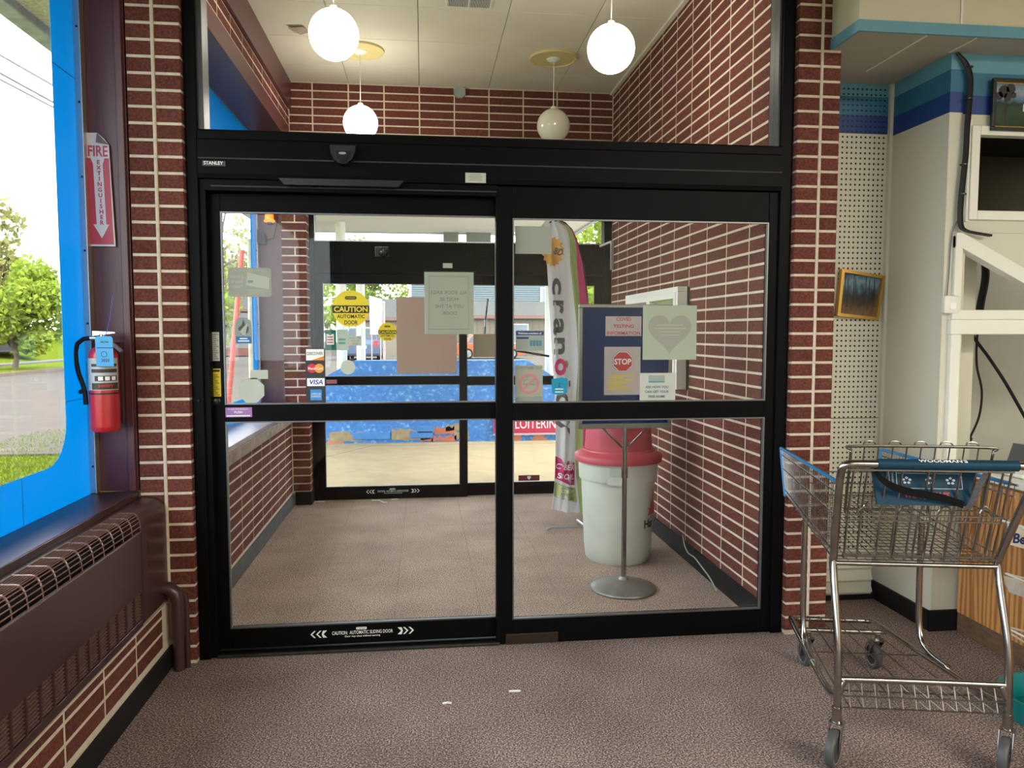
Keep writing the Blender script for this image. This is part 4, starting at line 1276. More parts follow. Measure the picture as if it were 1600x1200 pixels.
s = sign('maroon_sticker', 'small maroon sticker with a white shield at the foot of the outer fixed glass', 'sticker', 0.869, 1.067, 0.122, 0.175, 6.938, M('sticker_maroon', (0.17, 0.015, 0.035), 0.6, var=0.05))
slab('shield', PURE, [(0.952, 0.166), (0.984, 0.166), (0.984, 0.148), (0.968, 0.130), (0.952, 0.148)], 6.937, 6.9378, s)
sign('red_tape', 'short strip of pinkish tape on the outer door mid rail', 'tape', -0.862, -0.769, 1.049, 1.084, 6.8688, M('pink_tape', (0.38, 0.12, 0.15), 0.6, var=0.15))

# ---- beacon and horn box on the far maroon jamb
bc = thing('warning_beacon', 'orange warning beacon on the far maroon jamb', 'beacon', (-1.28, 6.66, 2.43))
ORG = M('beacon_orange', (0.95, 0.22, 0.01), 0.3, var=0.1, emit=((1.0, 0.25, 0.02), 0.6))
mb = MB()
mb.lathe([(0.044, 2.43), (0.046, 2.446), (0.036, 2.452), (0.034, 2.54), (0.028, 2.56), (0.0, 2.568)], (-1.282, 6.655, 0), 20)
mb.build('dome', ORG, bc, smooth=True)
box('bracket', BLACK_P, -1.30, -1.262, 6.655, 6.72, 2.418, 2.431, bc)
hb = thing('alarm_box', 'dark alarm box with a looping cable beside the beacon', 'box', (-1.35, 6.69, 2.24))
mb = MB()
mb.prism([(-1.385, 2.245), (-1.322, 2.245), (-1.318, 2.29), (-1.325, 2.33), (-1.345, 2.355), (-1.385, 2.37)], lambda u, v, w: (u, w, v), 6.66, 6.72)
mb.build('housing', M('dark_maroon_box', (0.03, 0.016, 0.02), 0.5, var=0.1), hb)
mb = MB()
mb.tube([(-1.33, 6.69, 2.29), (-1.30, 6.68, 2.285), (-1.255, 6.68, 2.30), (-1.235, 6.69, 2.38), (-1.225, 6.70, 2.50), (-1.22, 6.70, 2.70)], 0.0045, 6)
mb.build('cable', BLACK_P, hb)

# ---- door-holder bracket on the brick wall
br = thing('wall_bracket', 'grey angle bracket between the outer door and the brick wall', 'bracket', (1.70, 6.78, 2.07))
mb = MB()
mb.tube([(1.60, 6.84, 2.285), (1.70, 6.80, 2.325)], 0.010, 8)
mb.build('arm', WHITE, br)
box('plate', ALU, 1.688, 1.718, 6.775, 6.805, 2.07, 2.33, br, c=0.003)

# ---- display cabinet on the brick wall
cb = thing('notice_cabinet', 'white framed glass notice cabinet on the vestibule brick wall', 'cabinet', (1.68, 5.42, 1.13))
CY0, CY1 = 4.78, 6.06
box('back_panel', PAPER, 1.70, 1.718, CY0, CY1, 1.13, 1.80, cb)
for a in ((CY0, CY1, 1.13, 1.165), (CY0, CY1, 1.765, 1.80), (CY0, CY0 + 0.035, 1.165, 1.765), (CY1 - 0.035, CY1, 1.165, 1.765)):
    box('frame_rail', WHITE, 1.635, 1.72, a[0], a[1], a[2], a[3], cb, c=0.003)
for a, b in ((CY0 + 0.035, 5.42), (5.42, CY1 - 0.035)):
    dr = box('door_rail', WHITE, 1.63, 1.645, a, a + 0.04, 1.165, 1.765, cb, c=0.002)
    for q in ((b - 0.04, b, 1.165, 1.765), (a + 0.04, b - 0.04, 1.165, 1.205), (a + 0.04, b - 0.04, 1.725, 1.765)):
        box('door_rail', WHITE, 1.63, 1.645, q[0], q[1], q[2], q[3], cb, c=0.002)
    box('pane', GLASS, 1.638, 1.641, a + 0.04, b - 0.04, 1.205, 1.725, cb)
for yy, zz in ((4.98, 1.5), (5.2, 1.4), (5.62, 1.5), (5.85, 1.4)):
    box('pinned_sheet', PURE, 1.696, 1.699, yy - 0.08, yy + 0.08, zz - 0.11, zz + 0.13, cb)

# ---- trash can
TX, TY = 1.275, 4.87
tc_ = thing('trash_can', 'round white plastic trash can with a red domed lid', 'trash can', (TX, TY, 0))
WP = M('can_plastic', (0.62, 0.66, 0.58), 0.45, var=0.14, vscale=6, bump=0.05)
mb = MB()
mb.lathe([(0.0, 0.004), (0.195, 0.0), (0.212, 0.02), (0.222, 0.10), (0.2425, 0.535), (0.2430, 0.545), (0.2555, 0.546), (0.2575, 0.552), (0.2610, 0.648), (0.265, 0.652), (0.265, 0.672), (0.248, 0.672)], (TX, TY, 0), 44)
mb.build('body', WP, tc_, smooth=True)
for an in (-PI * 0.60, PI * 0.40):
    h = MB()
    R0 = 0.256
    for da, z0, z1 in ((-0.145, 0.545, 0.655), (0.145, 0.545, 0.655)):
        h.lathe([(R0 - 0.004, z0), (R0 + 0.036, z0 + 0.004), (R0 + 0.036, z1 - 0.004), (R0 + 0.012, z1), (R0 - 0.004, z1)], (TX, TY, 0), 2, a0=an + da - 0.02, a1=an + da + 0.02)
    h.lathe([(R0, 0.548), (R0 + 0.040, 0.545), (R0 + 0.042, 0.588), (R0 + 0.030, 0.592), (R0 + 0.026, 0.556), (R0, 0.556)], (TX, TY, 0), 8, a0=an - 0.15, a1=an + 0.15)
    h.build('handle', WP, tc_)
LIDR = M('lid_red', (0.50, 0.055, 0.085), 0.4, var=0.12, vscale=8)
mb = MB()
mb.lathe([(0.274, 0.662), (0.286, 0.664), (0.288, 0.700), (0.282, 0.708), (0.236, 0.730), (0.232, 0.742), (0.222, 0.744), (0.212, 0.90), (0.205, 0.98), (0.19, 1.02), (0.14, 1.05), (0.0, 1.06)], (TX, TY, 0), 44)
ld = mb.build('lid', LIDR, tc_, smooth=True)
mb = MB()
mb.lathe([(0.226, 0.80), (0.2245, 0.90), (0.217, 0.95)], (TX, TY, 0), 12, a0=PI * 1.30, a1=PI * 1.72)
mb.build('flap', LIDR, ld, smooth=True)
letters('Har', TX, TY, 0.27, INK, tc_, height=0.055, fn=on_can(TX, TY, 0.2345, 0.27, PI * 1.755), bold=0.03)
fl_ = [(-0.06, 0.0), (-0.045, 0.03), (-0.06, 0.055), (-0.03, 0.045), (-0.025, 0.11), (-0.005, 0.06), (0.01, 0.17), (0.03, 0.06), (0.05, 0.10), (0.055, 0.0)]
mb = MB()
fcan = on_can(TX, TY, 0.2425, 0.325, PI * 1.79)
mb.add([fcan(u, v) for u, v in fl_], [list(range(len(fl_)))])
mb.build('flame_print', M('flame_red', (0.55, 0.10, 0.10), 0.5, var=0.1), tc_, fix=False)

# ---- poster stand
PX, PY = 1.155, 4.26
ps = thing('poster_stand', 'metal floor stand holding a blue poster board in front of the trash can', 'stand', (PX, PY, 0))
CAST = M('cast_base', (0.30, 0.30, 0.28), 0.4, metal=0.6, var=0.25, vscale=12)
mb = MB()
mb.lathe([(0.0, 0.0), (0.188, 0.0), (0.192, 0.008), (0.188, 0.016), (0.15, 0.032), (0.08, 0.050), (0.03, 0.060), (0.022, 0.075), (0.0, 0.076)], (PX, PY, 0), 48)
mb.build('base', CAST, ps, smooth=True)
mb = MB()
mb.tube([(PX, PY, 0.05), (PX, PY, 0.975)], 0.0145, 16)
mb.build('pole', CHROME, ps, smooth=True)
mb = MB()
mb.tube([(PX, PY, 0.66), (PX, PY, 0.72)], 0.019, 16)
mb.build('collar', CHROME, ps, smooth=True)
for sx in (-1, 1):
    mb = MB()
    mb.tube([(PX + sx * 0.016, PY, 0.835), (PX + sx * 0.135, PY, 0.955)], 0.006, 8)
    mb.build('brace', CHROME, ps, smooth=True)
BX0, BX1, BZ0, BZ1 = 0.878, 1.428, 0.948, 1.662
BRD = M('board_blue', (0.004, 0.024, 0.105), 0.3, var=0.12, vscale=4, spec=0.06)
box('board', BRD, BX0 + 0.02, BX1 - 0.02, PY - 0.006, PY + 0.012, BZ0 + 0.03, BZ1 - 0.02, ps)
FRM = M('frame_steel', (0.22, 0.22, 0.20), 0.35, metal=0.7, var=0.2)
for a in ((BX0, BX1, BZ0, BZ0 + 0.03), (BX0, BX1, BZ1 - 0.02, BZ1), (BX0, BX0 + 0.022, BZ0 + 0.03, BZ1 - 0.02), (BX1 - 0.022, BX1, BZ0 + 0.03, BZ1 - 0.02)):
    box('frame_rail', FRM, a[0], a[1], PY - 0.014, PY + 0.016, a[2], a[3], ps, c=0.003)
SY = PY - 0.0085
PNK = M('poster_paper', (0.52, 0.45, 0.44), 0.8, var=0.03)
s = sign('paper_notice', 'paper notice reading COVID TESTING INFORMATION in red on the blue board', 'notice', 1.033, 1.243, 1.482, 1.594, SY, PNK)
for k, tx in enumerate(('COVID', 'TESTING', 'INFORMATION')):
    letters(tx, 1.138, SY - 0.001, 1.578 - k * 0.040, RED, s, height=0.020, width=(0.085, 0.12, 0.195)[k], bold=0.02)
s = sign('paper_notice', 'paper notice with a red STOP octagon and yellow lines on the blue board', 'notice', 1.027, 1.240, 1.143, 1.420, SY, PNK)
o8 = lambda r: [(1.135 + r * math.cos(PI / 8 + PI / 4 * i), 1.335 + r * math.sin(PI / 8 + PI / 4 * i)) for i in range(8)]
slab('octagon', INK, o8(0.064), SY - 0.0008, SY - 0.0001, s)
slab('octagon', PURE, o8(0.062), SY - 0.0012, SY - 0.0008, s)
oc = slab('octagon', RED, o8(0.058), SY - 0.0016, SY - 0.0012, s)
letters('STOP', 1.135, SY - 0.002, 1.335, PURE, oc, width=0.10, height=0.034, bold=0.03)
for k, (a, b) in enumerate(((0.036, 0.175), (0.022, 0.11), (0.022, 0.175), (0.022, 0.138), (0.022, 0.115), (0.022, 0.128), (0.022, 0.165))):
    box('highlight_line', YELLOW, 1.027 + a, 1.027 + b, SY - 0.001, SY - 0.0002, 1.250 - k * 0.0125, 1.257 - k * 0.0125, s)
# ---- feather banner
bn = thing('feather_banner', 'tall white, green and pink feather banner leaning by the outer doors', 'banner', (1.07, 5.60, 0.0))
# left edge, white/green seam, green/pink seam, right edge at heights
prof = [(0.16, 0.955, 1.175, 1.20, 1.205), (0.32, 0.975, 1.155, 1.195, 1.21), (0.55, 0.985, 1.14, 1.185, 1.235), (0.80, 0.985, 1.135, 1.19, 1.25), (1.05, 0.975, 1.14, 1.20, 1.255),
        (1.30, 0.955, 1.15, 1.195, 1.25), (1.55, 0.940, 1.135, 1.18, 1.238), (1.72, 0.928, 1.115, 1.165, 1.222), (1.88, 0.920, 1.10, 1.155, 1.202), (2.00, 0.912, 1.085, 1.145, 1.185),
        (2.10, 0.900, 1.085, 1.14, 1.158), (2.18, 0.888, 1.085, 1.125, 1.134), (2.25, 0.876, 1.075, 1.100, 1.104), (2.30, 0.868, 1.045, 1.060, 1.062), (2.325, 0.90, 1.0, 1.012, 1.015)]
def at_z(z):
    for a, b in zip(prof, prof[1:]):
        if a[0] <= z <= b[0]:
            t = (z - a[0]) / (b[0] - a[0])
            return [a[i] + (b[i] - a[i]) * t for i in range(1, 5)]
    return prof[-1][1:] if z > prof[-1][0] else prof[0][1:]
def ban(x, z):
    """the cloth with its folds"""
    e = at_z(z)
    u = (x - e[0]) / max(0.02, e[3] - e[0])
    fall = 1 - 0.35 * z / 2.3
    return (x, 5.60 + fall * (0.022 * math.sin(11 * u + 2.2 * z) + 0.012 * math.sin(23 * u - 3.1 * z + 1)), z - 0.05 * u * max(0.0, 0.9 - z))
CLOTH = M('banner_white', (0.66, 0.67, 0.68), 0.8, var=0.06, transl=0.35)
CL_G = M('banner_green', (0.36, 0.45, 0.17), 0.8, var=0.08, transl=0.35)
CL_P = M('banner_pink', (0.62, 0.05, 0.20), 0.8, var=0.08, transl=0.35)
def strip(i0, i1, name, m, nu):
    mb = MB()
    zs_ = [0.16 + (2.325 - 0.16) * j / 60 for j in range(61)]
    for z in zs_:
        e = at_z(z)
        for i in range(nu + 1):
            mb.v.append(ban(e[i0] + (e[i1] - e[i0]) * i / nu, z))
    for j in range(60):
        for i in range(nu):
            a = j * (nu + 1) + i
            mb.f.append([a, a + 1, a + nu + 2, a + nu + 1])
            mb.m.append(0)
    return mb.build(name, m, bn, smooth=True, fix=False)
wc = strip(0, 1, 'white_cloth', CLOTH, 16)
strip(1, 2, 'green_stripe', CL_G, 4)
strip(2, 3, 'pink_stripe', CL_P, 4)
mb = MB()
mb.tube([(1.205, 5.62, 0.02)] + [(at_z(z)[3] + 0.004, 5.60, z) for z in [0.3 + 0.09 * k for k in range(22)]] + [(1.10, 5.60, 2.262), (1.05, 5.60, 2.312), (1.0, 5.60, 2.332), (0.93, 5.60, 2.315)], 0.0055, 8)
mb.build('pole', BLACK_P, bn, smooth=True)
GREYL = M('banner_grey', (0.10, 0.10, 0.10), 0.8, var=0.06)
GOLD = M('banner_gold', (0.62, 0.34, 0.08), 0.8, var=0.1)
PINK = M('banner_magenta', (0.58, 0.03, 0.17), 0.8, var=0.06)
def cloth_letter(ch, x, z, h, wd, m, rot=-PI / 2):
    def fn(u, t):
        p = ban(x + u, z + t)
        return (p[0], p[1] - 0.006, z + t)
    letters(ch, x, 5.6, z, m, wc, height=h, width=wd, rot=rot, fn=fn, bold=0.03)
for ch, z, h, wd, x in (('c', 1.845, 0.075, 0.125, 0.985), ('r', 1.69, 0.085, 0.10, 0.998), ('a', 1.545, 0.085, 0.125, 1.0), ('n', 1.40, 0.085, 0.125, 1.008), ('l', 1.118, 0.125, 0.045, 1.035), ('o', 0.99, 0.095, 0.135, 1.03), ('y', 0.80, 0.115, 0.13, 1.035)):
    cloth_letter(ch, x, z, h, wd, GREYL)
cloth_letter('o', 1.015, 1.245, 0.09, 0.13, PINK)
def cloth_patch(poly, m, name, off=0.003):
    mb = MB()
    n = len(poly)
    cx = sum(p[0] for p in poly) / n
    cz = sum(p[1] for p in poly) / n
    ring = [[(cx + (p[0] - cx) * k / 5, cz + (p[1] - cz) * k / 5) for p in poly] for k in range(1, 6)]
    pts = [(cx, cz)] + [q for r in ring for q in r]
    vs = []
    for x, z in pts:
        p = ban(x, z)
        vs.append((p[0], p[1] - off, p[2]))
    fs = [(0, 1 + i, 1 + (i + 1) % n) for i in range(n)]
    for k in range(4):
        for i in range(n):
            a, b = 1 + k * n, 1 + (k + 1) * n
            fs.append((a + i, b + i, b + (i + 1) % n, a + (i + 1) % n))
    mb.add(vs, fs)
    return mb.build(name, m, wc, fix=False)
cloth_patch([(1.06 + 0.022 * math.cos(a * PI / 5) , 1.265 + 0.03 * math.sin(a * PI / 5)) for a in range(10)], M('leaf_green', (0.33, 0.42, 0.18), 0.8, var=0.06), 'leaf_print')
cloth_patch([(0.955 + (0.085 if a % 2 else 0.07) * math.cos(a * PI / 16), 2.10 + (0.115 if a % 2 else 0.098) * math.sin(a * PI / 16)) for a in range(32)], GOLD, 'sunburst_print')
cloth_letter('BD', 1.0, 2.10, 0.05, 0.06, GREYL, rot=-0.35)
p1 = cloth_patch([(0.982, 0.40), (1.03, 0.385), (1.085, 0.365), (1.135, 0.36), (1.135, 0.53), (1.08, 0.54), (1.03, 0.55), (0.982, 0.57)], PINK, 'pink_print')
cloth_patch([(0.975, 0.26), (1.03, 0.25), (1.09, 0.245), (1.15, 0.24), (1.14, 0.34), (1.08, 0.35), (1.03, 0.36), (0.98, 0.375)], M('print_green', (0.40, 0.47, 0.20), 0.8, var=0.06), 'green_print')
for tx, x, z, wd in (('C BER', 1.058, 0.495, 0.14), ('S OIL', 1.062, 0.425, 0.125), ('CTRUM', 1.075, 0.315, 0.10), ('ACT', 1.075, 0.275, 0.06)):
    def fn(u, t, x=x, z=z):
        p = ban(x + u, z + t)
        return (p[0], p[1] - 0.016, p[2])
    letters(tx, x, 5.6, z, PURE, wc, width=wd, height=0.042 if z > 0.4 else 0.025, fn=fn, bold=0.02, shear=0.2)
mb = MB()
mb.tube([(0.915, 5.60, 0.010), (0.955, 5.60, 0.026), (1.205, 5.60, 0.026), (1.5, 5.60, 0.012)], 0.011, 8)
mb.build('foot_bar', ALU, bn, smooth=True)
mb = MB()
mb.tube([(1.205, 5.35, 0.010), (1.205, 5.6, 0.034), (1.205, 5.85, 0.010)], 0.011, 8)
mb.build('foot_bar', ALU, bn, smooth=True)

# ---- scraps on the floor
def scrap(label, pts, z, m=PURE):
    t = thing('floor_litter', label, 'litter', (pts[0][0], pts[0][1], z))
    mb = MB()
    mb.tube([(a, b, z + 0.004 + 0.006 * (i % 2)) for i, (a, b) in enumerate(pts)], 0.0045, 5)
    mb.build('scrap', m, t)
scrap('small white bone-shaped scrap lying on the shop carpet', [(0.066, 2.985), (0.085, 2.98), (0.10, 2.985)], 0)
scrap('thin white straw end lying on the shop carpet', [(0.345, 3.06), (0.39, 3.045)], 0)
scrap('tuft of pale lint at the outer door sill near the pier', [(-0.975, 6.80), (-0.93, 6.78), (-0.885, 6.80)], 0)
scrap('shred of white plastic below the outer door decal', [(-0.47, 6.80), (-0.40, 6.77), (-0.36, 6.70), (-0.33, 6.68)], 0)
scrap('curl of white plastic beside the outer door shred', [(-0.30, 6.82), (-0.255, 6.80), (-0.24, 6.83)], 0)

# ================================================================== SHOPPING CART
CA = math.atan2(-0.2, 0.98)
ct = thing('shopping_cart', 'chrome wire shopping cart with blue handle beside the brick pier', 'cart', (1.692, 2.322, 0), CA)
BLUE_P = M('cart_blue', (0.008, 0.042, 0.075), 0.5, spec=0.15, var=0.15, vscale=14)
BLUE_R = M('rim_blue', (0.02, 0.19, 0.42), 0.4, var=0.15)
def ctube(name, pts, r, m=CHROME, par=None, n=10, closed=False):
    mb = MB()
    mb.tube(pts, r, n, closed)
    return mb.build(name, m, par or ct, smooth=True)
def smooth_path(pts, k=4):
    """Catmull-Rom through the points"""
    P = [Vector(p) for p in pts]
    out = []
    for i in range(len(P) - 1):
        p0, p1, p2, p3 = P[max(0, i - 1)], P[i], P[i + 1], P[min(len(P) - 1, i + 2)]
        for j in range(k):
            t = j / k
            out.append(0.5 * ((2 * p1) + (-p0 + p2) * t + (2 * p0 - 5 * p1 + 4 * p2 - p3) * t * t + (-p0 + 3 * p1 - 3 * p2 + p3) * t ** 3))
    out.append(P[-1])
    return out
# corner stations of the basket, local frame (x across, y forward)
KR = (0.278, 0.125, 0.695)      # rear bottom
KT = (0.300, 0.010, 1.055)      # handle
FB = (0.215, 1.00, 0.745)       # front bottom
FT = (0.228, 1.045, 0.955)      # front top
RT = (0.292, 0.055, 0.985)      # rear top of the side panels
for sx in (-1, 1):
    fx = 0.026 if sx > 0 else 0.0       # the right post splays out more
    up = smooth_path([(sx * 0.283, 0.035, 0.20), (sx * 0.282, 0.05, 0.42), (sx * 0.280, KR[1], 0.665), (sx * 0.281, KR[1] - 0.008, 0.73), (sx * (0.296 + fx * 0.8), 0.045, 0.95), (sx * (0.298 + fx), 0.020, 1.03), (sx * (0.286 + fx), 0.008, 1.056), (sx * 0.25, 0.006, 1.060)], 5)
    ctube('upright', up, 0.0135, CHROME, n=12)
ctube('handle_bar', [(-0.255, 0.006, 1.060), (0.255, 0.006, 1.060)], 0.0135, CHROME)
hs = ctube('handle_sleeve', [(-0.185, 0.006, 1.060), (0.262, 0.006, 1.060)], 0.0185, BLUE_P, n=16)
letters("WOODMAN'S", 0.0, 0.0, 1.075, PURE, hs, width=0.155, height=0.013, bold=0.02, fn=lambda u, t: (0.02 + u, 0.006 - 0.0192 * math.cos(0.95 + t / 0.019), 1.060 + 0.0192 * math.sin(0.95 + t / 0.019)))
# side panels
def lerp(a, b, t):
    return tuple(x + (y - x) * t for x, y in zip(a, b))
for sx in (-1, 1):
    f = lambda p: (sx * p[0], p[1], p[2])
    sp = MB()
    for i in range(36):
        t = (i + 0.5) / 36
        sp.tube([f(lerp(KR, FB, t)), f(lerp(RT, FT, t))], 0.0017, 5)
    sp.build('side_wires', STEEL, ct)['kind'] = 'stuff'
    for k, tz in enumerate((0.0, 0.10, 0.56, 0.86)):
        ctube('side_rail', [f(lerp(KR, RT, tz)), f(lerp(FB, FT, tz))], 0.0032, CHROME, n=6)
    ctube('rim_rail', [f(RT), f(FT)], 0.0042, STEEL, n=8)
    ctube('rim_sleeve', [f(lerp(RT, FT, 0.04)), f(FT)], 0.0072, BLUE_R, n=8)
# front panel and bottom
fp = MB()
for i in range(15):
    t = (i + 0.5) / 15
    x0, x1 = -FB[0] + 2 * FB[0] * t, -FT[0] + 2 * FT[0] * t
    fp.tube([(x0, FB[1], FB[2]), lerp((x0, FB[1], FB[2]), (x1, FT[1], FT[2]), 0.5)], 0.0017, 5)
fp.build('front_wires', STEEL, ct)['kind'] = 'stuff'
for tz in (0.0, 0.25, 0.5):
    a = lerp(FB, FT, tz)
    ctube('front_rail', [(-a[0], a[1], a[2]), (a[0], a[1], a[2])], 0.0032, CHROME, n=6)
for sx in (-1, 1):
    ctube('front_corner', [(sx * FB[0], FB[1], FB[2] - 0.01), (sx * FT[0], FT[1], FT[2])], 0.008, BLUE_R, n=8)
bp = MB()
for i in range(17):
    t = (i + 0.5) / 17
    bp.tube([(-KR[0] + 2 * KR[0] * t, KR[1], KR[2]), (-FB[0] + 2 * FB[0] * t, FB[1], FB[2])], 0.0017, 5)
for i in range(24):
    a = lerp(KR, FB, (i + 0.5) / 24)
    bp.tube([(-a[0], a[1], a[2] - 0.003), (a[0], a[1], a[2] - 0.003)], 0.0015, 5)
bp.build('bottom_wires', STEEL, ct)['kind'] = 'stuff'
ctube('rear_bottom_bar', [(-KR[0], KR[1], KR[2] - 0.012), (KR[0], KR[1], KR[2] - 0.012)], 0.0085, STEEL)
ctube('rear_bottom_wire', [(-KR[0], KR[1], KR[2] + 0.014), (KR[0], KR[1], KR[2] + 0.014)], 0.004, STEEL, n=6)
# rear gate: hinged wires leaning back to the handle, two arches and a central fork
def gate(u, w_):
    """u across (-1..1), w_ from bottom 0 to top 1"""
    return (u * (0.255 + 0.012 * w_), 0.118 - 0.085 * w_, 0.705 + 0.330 * w_)
for u in (-0.97, -0.80, -0.55, -0.36, 0.36, 0.55, 0.72, 0.88, 0.98):
    ctube('gate_wire', [gate(u, 0.0), gate(u, 0.5), gate(u * 0.98 + 0.01, 1.0)], 0.004, STEEL, n=6)
for u in (-0.24, 0.26):
    pts = [gate(u - 0.085, 0.0), gate(u - 0.085, 0.48)] + [gate(u - 0.085 * math.cos(a * PI / 6), 0.52 + 0.09 * math.sin(a * PI / 6)) for a in range(7)] + [gate(u + 0.085, 0.48), gate(u + 0.085, 0.0)]
    ctube('gate_arch', pts, 0.004, STEEL, n=6)
for sx in (-1, 1):
    ctube('gate_fork', [gate(0.01 + sx * 0.075, 0.0), gate(0.01 + sx * 0.075, 0.48), gate(0.01 + sx * 0.035, 0.60), gate(0.01 + sx * 0.035, 1.0)], 0.0042, STEEL, n=6)
for w_ in (0.04, 0.44, 0.50, 1.0):
    ctube('gate_bar', [gate(-1.0, w_), gate(1.0, w_)], 0.0036 if w_ < 1 else 0.005, STEEL, n=6)
for sx in (-1, 1):
    ctube('gate_hook', smooth_path([gate(sx * 0.86, 0.50), gate(sx * 0.80, 0.58), gate(sx * 0.74, 0.62), gate(sx * 0.70, 0.54)], 3), 0.004, CHROME, n=6)
# child seat back: wire frame that stands behind the handle
SBY, SBT = 0.115, 1.105
ctube('seat_back_frame', smooth_path([(-0.232, SBY + 0.05, 0.86), (-0.236, SBY, 1.06), (-0.236, SBY - 0.005, 1.09), (-0.215, SBY - 0.006, SBT), (0.215, SBY - 0.006, SBT), (0.236, SBY - 0.005, 1.09), (0.236, SBY, 1.06), (0.232, SBY + 0.05, 0.86)], 5), 0.0052, STEEL, n=8)
for i in range(9):
    x = -0.19 + i * 0.0475
    ctube('seat_back_wire', [(x, SBY - 0.004, SBT - 0.002), (x, SBY + 0.05, 0.86)], 0.0026, STEEL, n=6)
for i in range(5):
    x = -0.17 + i * 0.086
    ctube('seat_back_loop', smooth_path([(x - 0.024, SBY, SBT - 0.004), (x - 0.014, SBY + 0.01, SBT + 0.014), (x + 0.014, SBY + 0.01, SBT + 0.014), (x + 0.024, SBY, SBT - 0.004)], 3), 0.0028, CHROME, n=6)
for z in (0.87, 0.93):
    ctube('seat_back_wire', [(-0.232, SBY + 0.05 - (z - 0.86) * 0.2, z), (0.232, SBY + 0.05 - (z - 0.86) * 0.2, z)], 0.003, STEEL, n=6)
# printed blue seat flap
fp_ = MB()
fz = lambda t: (0.085 - 0.035 * (1 - t), 0.912 + 0.125 * t)
y0, z0 = fz(0); y1, z1 = fz(1)
def flap_pt(x, t, off=0.0):
    yy, zz = fz(t)
    return (x, yy + off, zz)
fp_.add([flap_pt(-0.165, 0), flap_pt(0.135, 0), flap_pt(0.175, 1), flap_pt(-0.175, 1), flap_pt(-0.165, 0, 0.012), flap_pt(0.135, 0, 0.012), flap_pt(0.175, 1, 0.012), flap_pt(-0.175, 1, 0.012)],
        [(0, 1, 2, 3), (4, 5, 6, 7), (0, 1, 5, 4), (1, 2, 6, 5), (2, 3, 7, 6), (3, 0, 4, 7)])
flp = fp_.build('seat_flap', BLUE_P, ct)
on_flap = lambda x0, t0: (lambda u, t: flap_pt(x0 + u, t0 + t / 0.13, -0.002))
letters("WOODMAN'S", 0, 0.06, 0.93, RED, flp, width=0.15, height=0.022, bold=0.03, fn=on_flap(0.0, 0.28))
LBL = M('flap_print', (0.45, 0.52, 0.55), 0.6, var=0.06)
for a, b, c, d in ((-0.12, 0.12, 0.93, 0.945), (-0.12, 0.12, 0.44, 0.455), (-0.12, -0.118, 0.455, 0.93), (0.118, 0.12, 0.455, 0.93), (-0.096, 0.118, 0.84, 0.85), (-0.096, -0.094, 0.455, 0.93)):
    mb = MB()
    mb.add([flap_pt(a, c, -0.0015), flap_pt(b, c, -0.0015), flap_pt(b, d, -0.0015), flap_pt(a, d, -0.0015)], [(0, 1, 2, 3)])
    mb.build('print_rule', LBL, flp)
letters('WARNING', 0, 0.06, 0.97, LBL, flp, width=0.045, rot=PI / 2, fn=on_flap(-0.108, 0.69))
for x in (-0.062, 0.015, 0.082):
    mb = MB()
    for ang in range(5):
        a = ang * 2 * PI / 5 + 0.3
        mb.prism([(x + 0.011 * math.cos(a) + 0.005 * math.cos(b * PI / 4), 0.655 + (0.011 * math.sin(a) + 0.005 * math.sin(b * PI / 4)) / 0.155) for b in range(8)], lambda u, v, w: flap_pt(u, v, w), -0.0025, -0.0015)
    mb.build('pictogram', LBL, flp)
# black seat belt hanging across the flap
bl = MB()
bpts = smooth_path([(-0.185, 0.03, 1.035), (-0.15, 0.03, 0.995), (-0.09, 0.03, 0.968), (-0.01, 0.032, 0.952), (0.05, 0.035, 0.940), (0.115, 0.045, 0.918)], 5)
for i, p in enumerate(bpts):
    bl.v += [(p[0], p[1], p[2] + 0.013), (p[0], p[1], p[2] - 0.013)]
for i in range(len(bpts) - 1):
    bl.f.append([2 * i, 2 * i + 1, 2 * i + 3, 2 * i + 2]); bl.m.append(0)
bl.build('seat_belt', M('black_webbing', (0.006, 0.006, 0.007), 0.8, var=0.2, vscale=60, spec=0.1), ct, fix=False)
bl = MB()
bpts = smooth_path([(0.175, 0.03, 1.03), (0.155, 0.03, 0.99), (0.14, 0.032, 0.945), (0.125, 0.04, 0.905)], 5)
for i, p in enumerate(bpts):
    bl.v += [(p[0] - 0.010, p[1], p[2]), (p[0] + 0.010, p[1] - 0.004, p[2])]
for i in range(len(bpts) - 1):
    bl.f.append([2 * i, 2 * i + 1, 2 * i + 3, 2 * i + 2]); bl.m.append(0)
bl.build('seat_belt', M('grey_webbing', (0.07, 0.07, 0.075), 0.7, var=0.4, vscale=60), ct, fix=False)
# lower frame
for sx in (-1, 1):
    ctube('lower_rail', smooth_path([(sx * 0.283, 0.035, 0.235), (sx * 0.275, 0.15, 0.205), (sx * 0.245, 0.45, 0.185), (sx * 0.19, 0.93, 0.165), (sx * 0.175, 0.965, 0.160), (sx * 0.15, 0.975, 0.158)], 4), 0.012, CHROME, n=10)
    ctube('basket_strut', smooth_path([(sx * 0.235, 0.62, 0.715), (sx * 0.235, 0.62, 0.42), (sx * 0.236, 0.60, 0.255), (sx * 0.243, 0.53, 0.205), (sx * 0.255, 0.40, 0.200)], 5), 0.0125, CHROME, n=12)
ctube('front_cross_bar', [(-0.155, 0.975, 0.158), (0.155, 0.975, 0.158)], 0.012, STEEL)
ctube('front_cross_bar', [(-0.20, 0.86, 0.150), (0.20, 0.86, 0.150)], 0.012, STEEL)
ctube('rear_cross_bar', smooth_path([(-0.28, 0.035, 0.24), (-0.262, 0.04, 0.290), (-0.235, 0.042, 0.297), (0.235, 0.042, 0.297), (0.262, 0.04, 0.290), (0.28, 0.035, 0.24)], 4), 0.0115, CHROME, n=10)
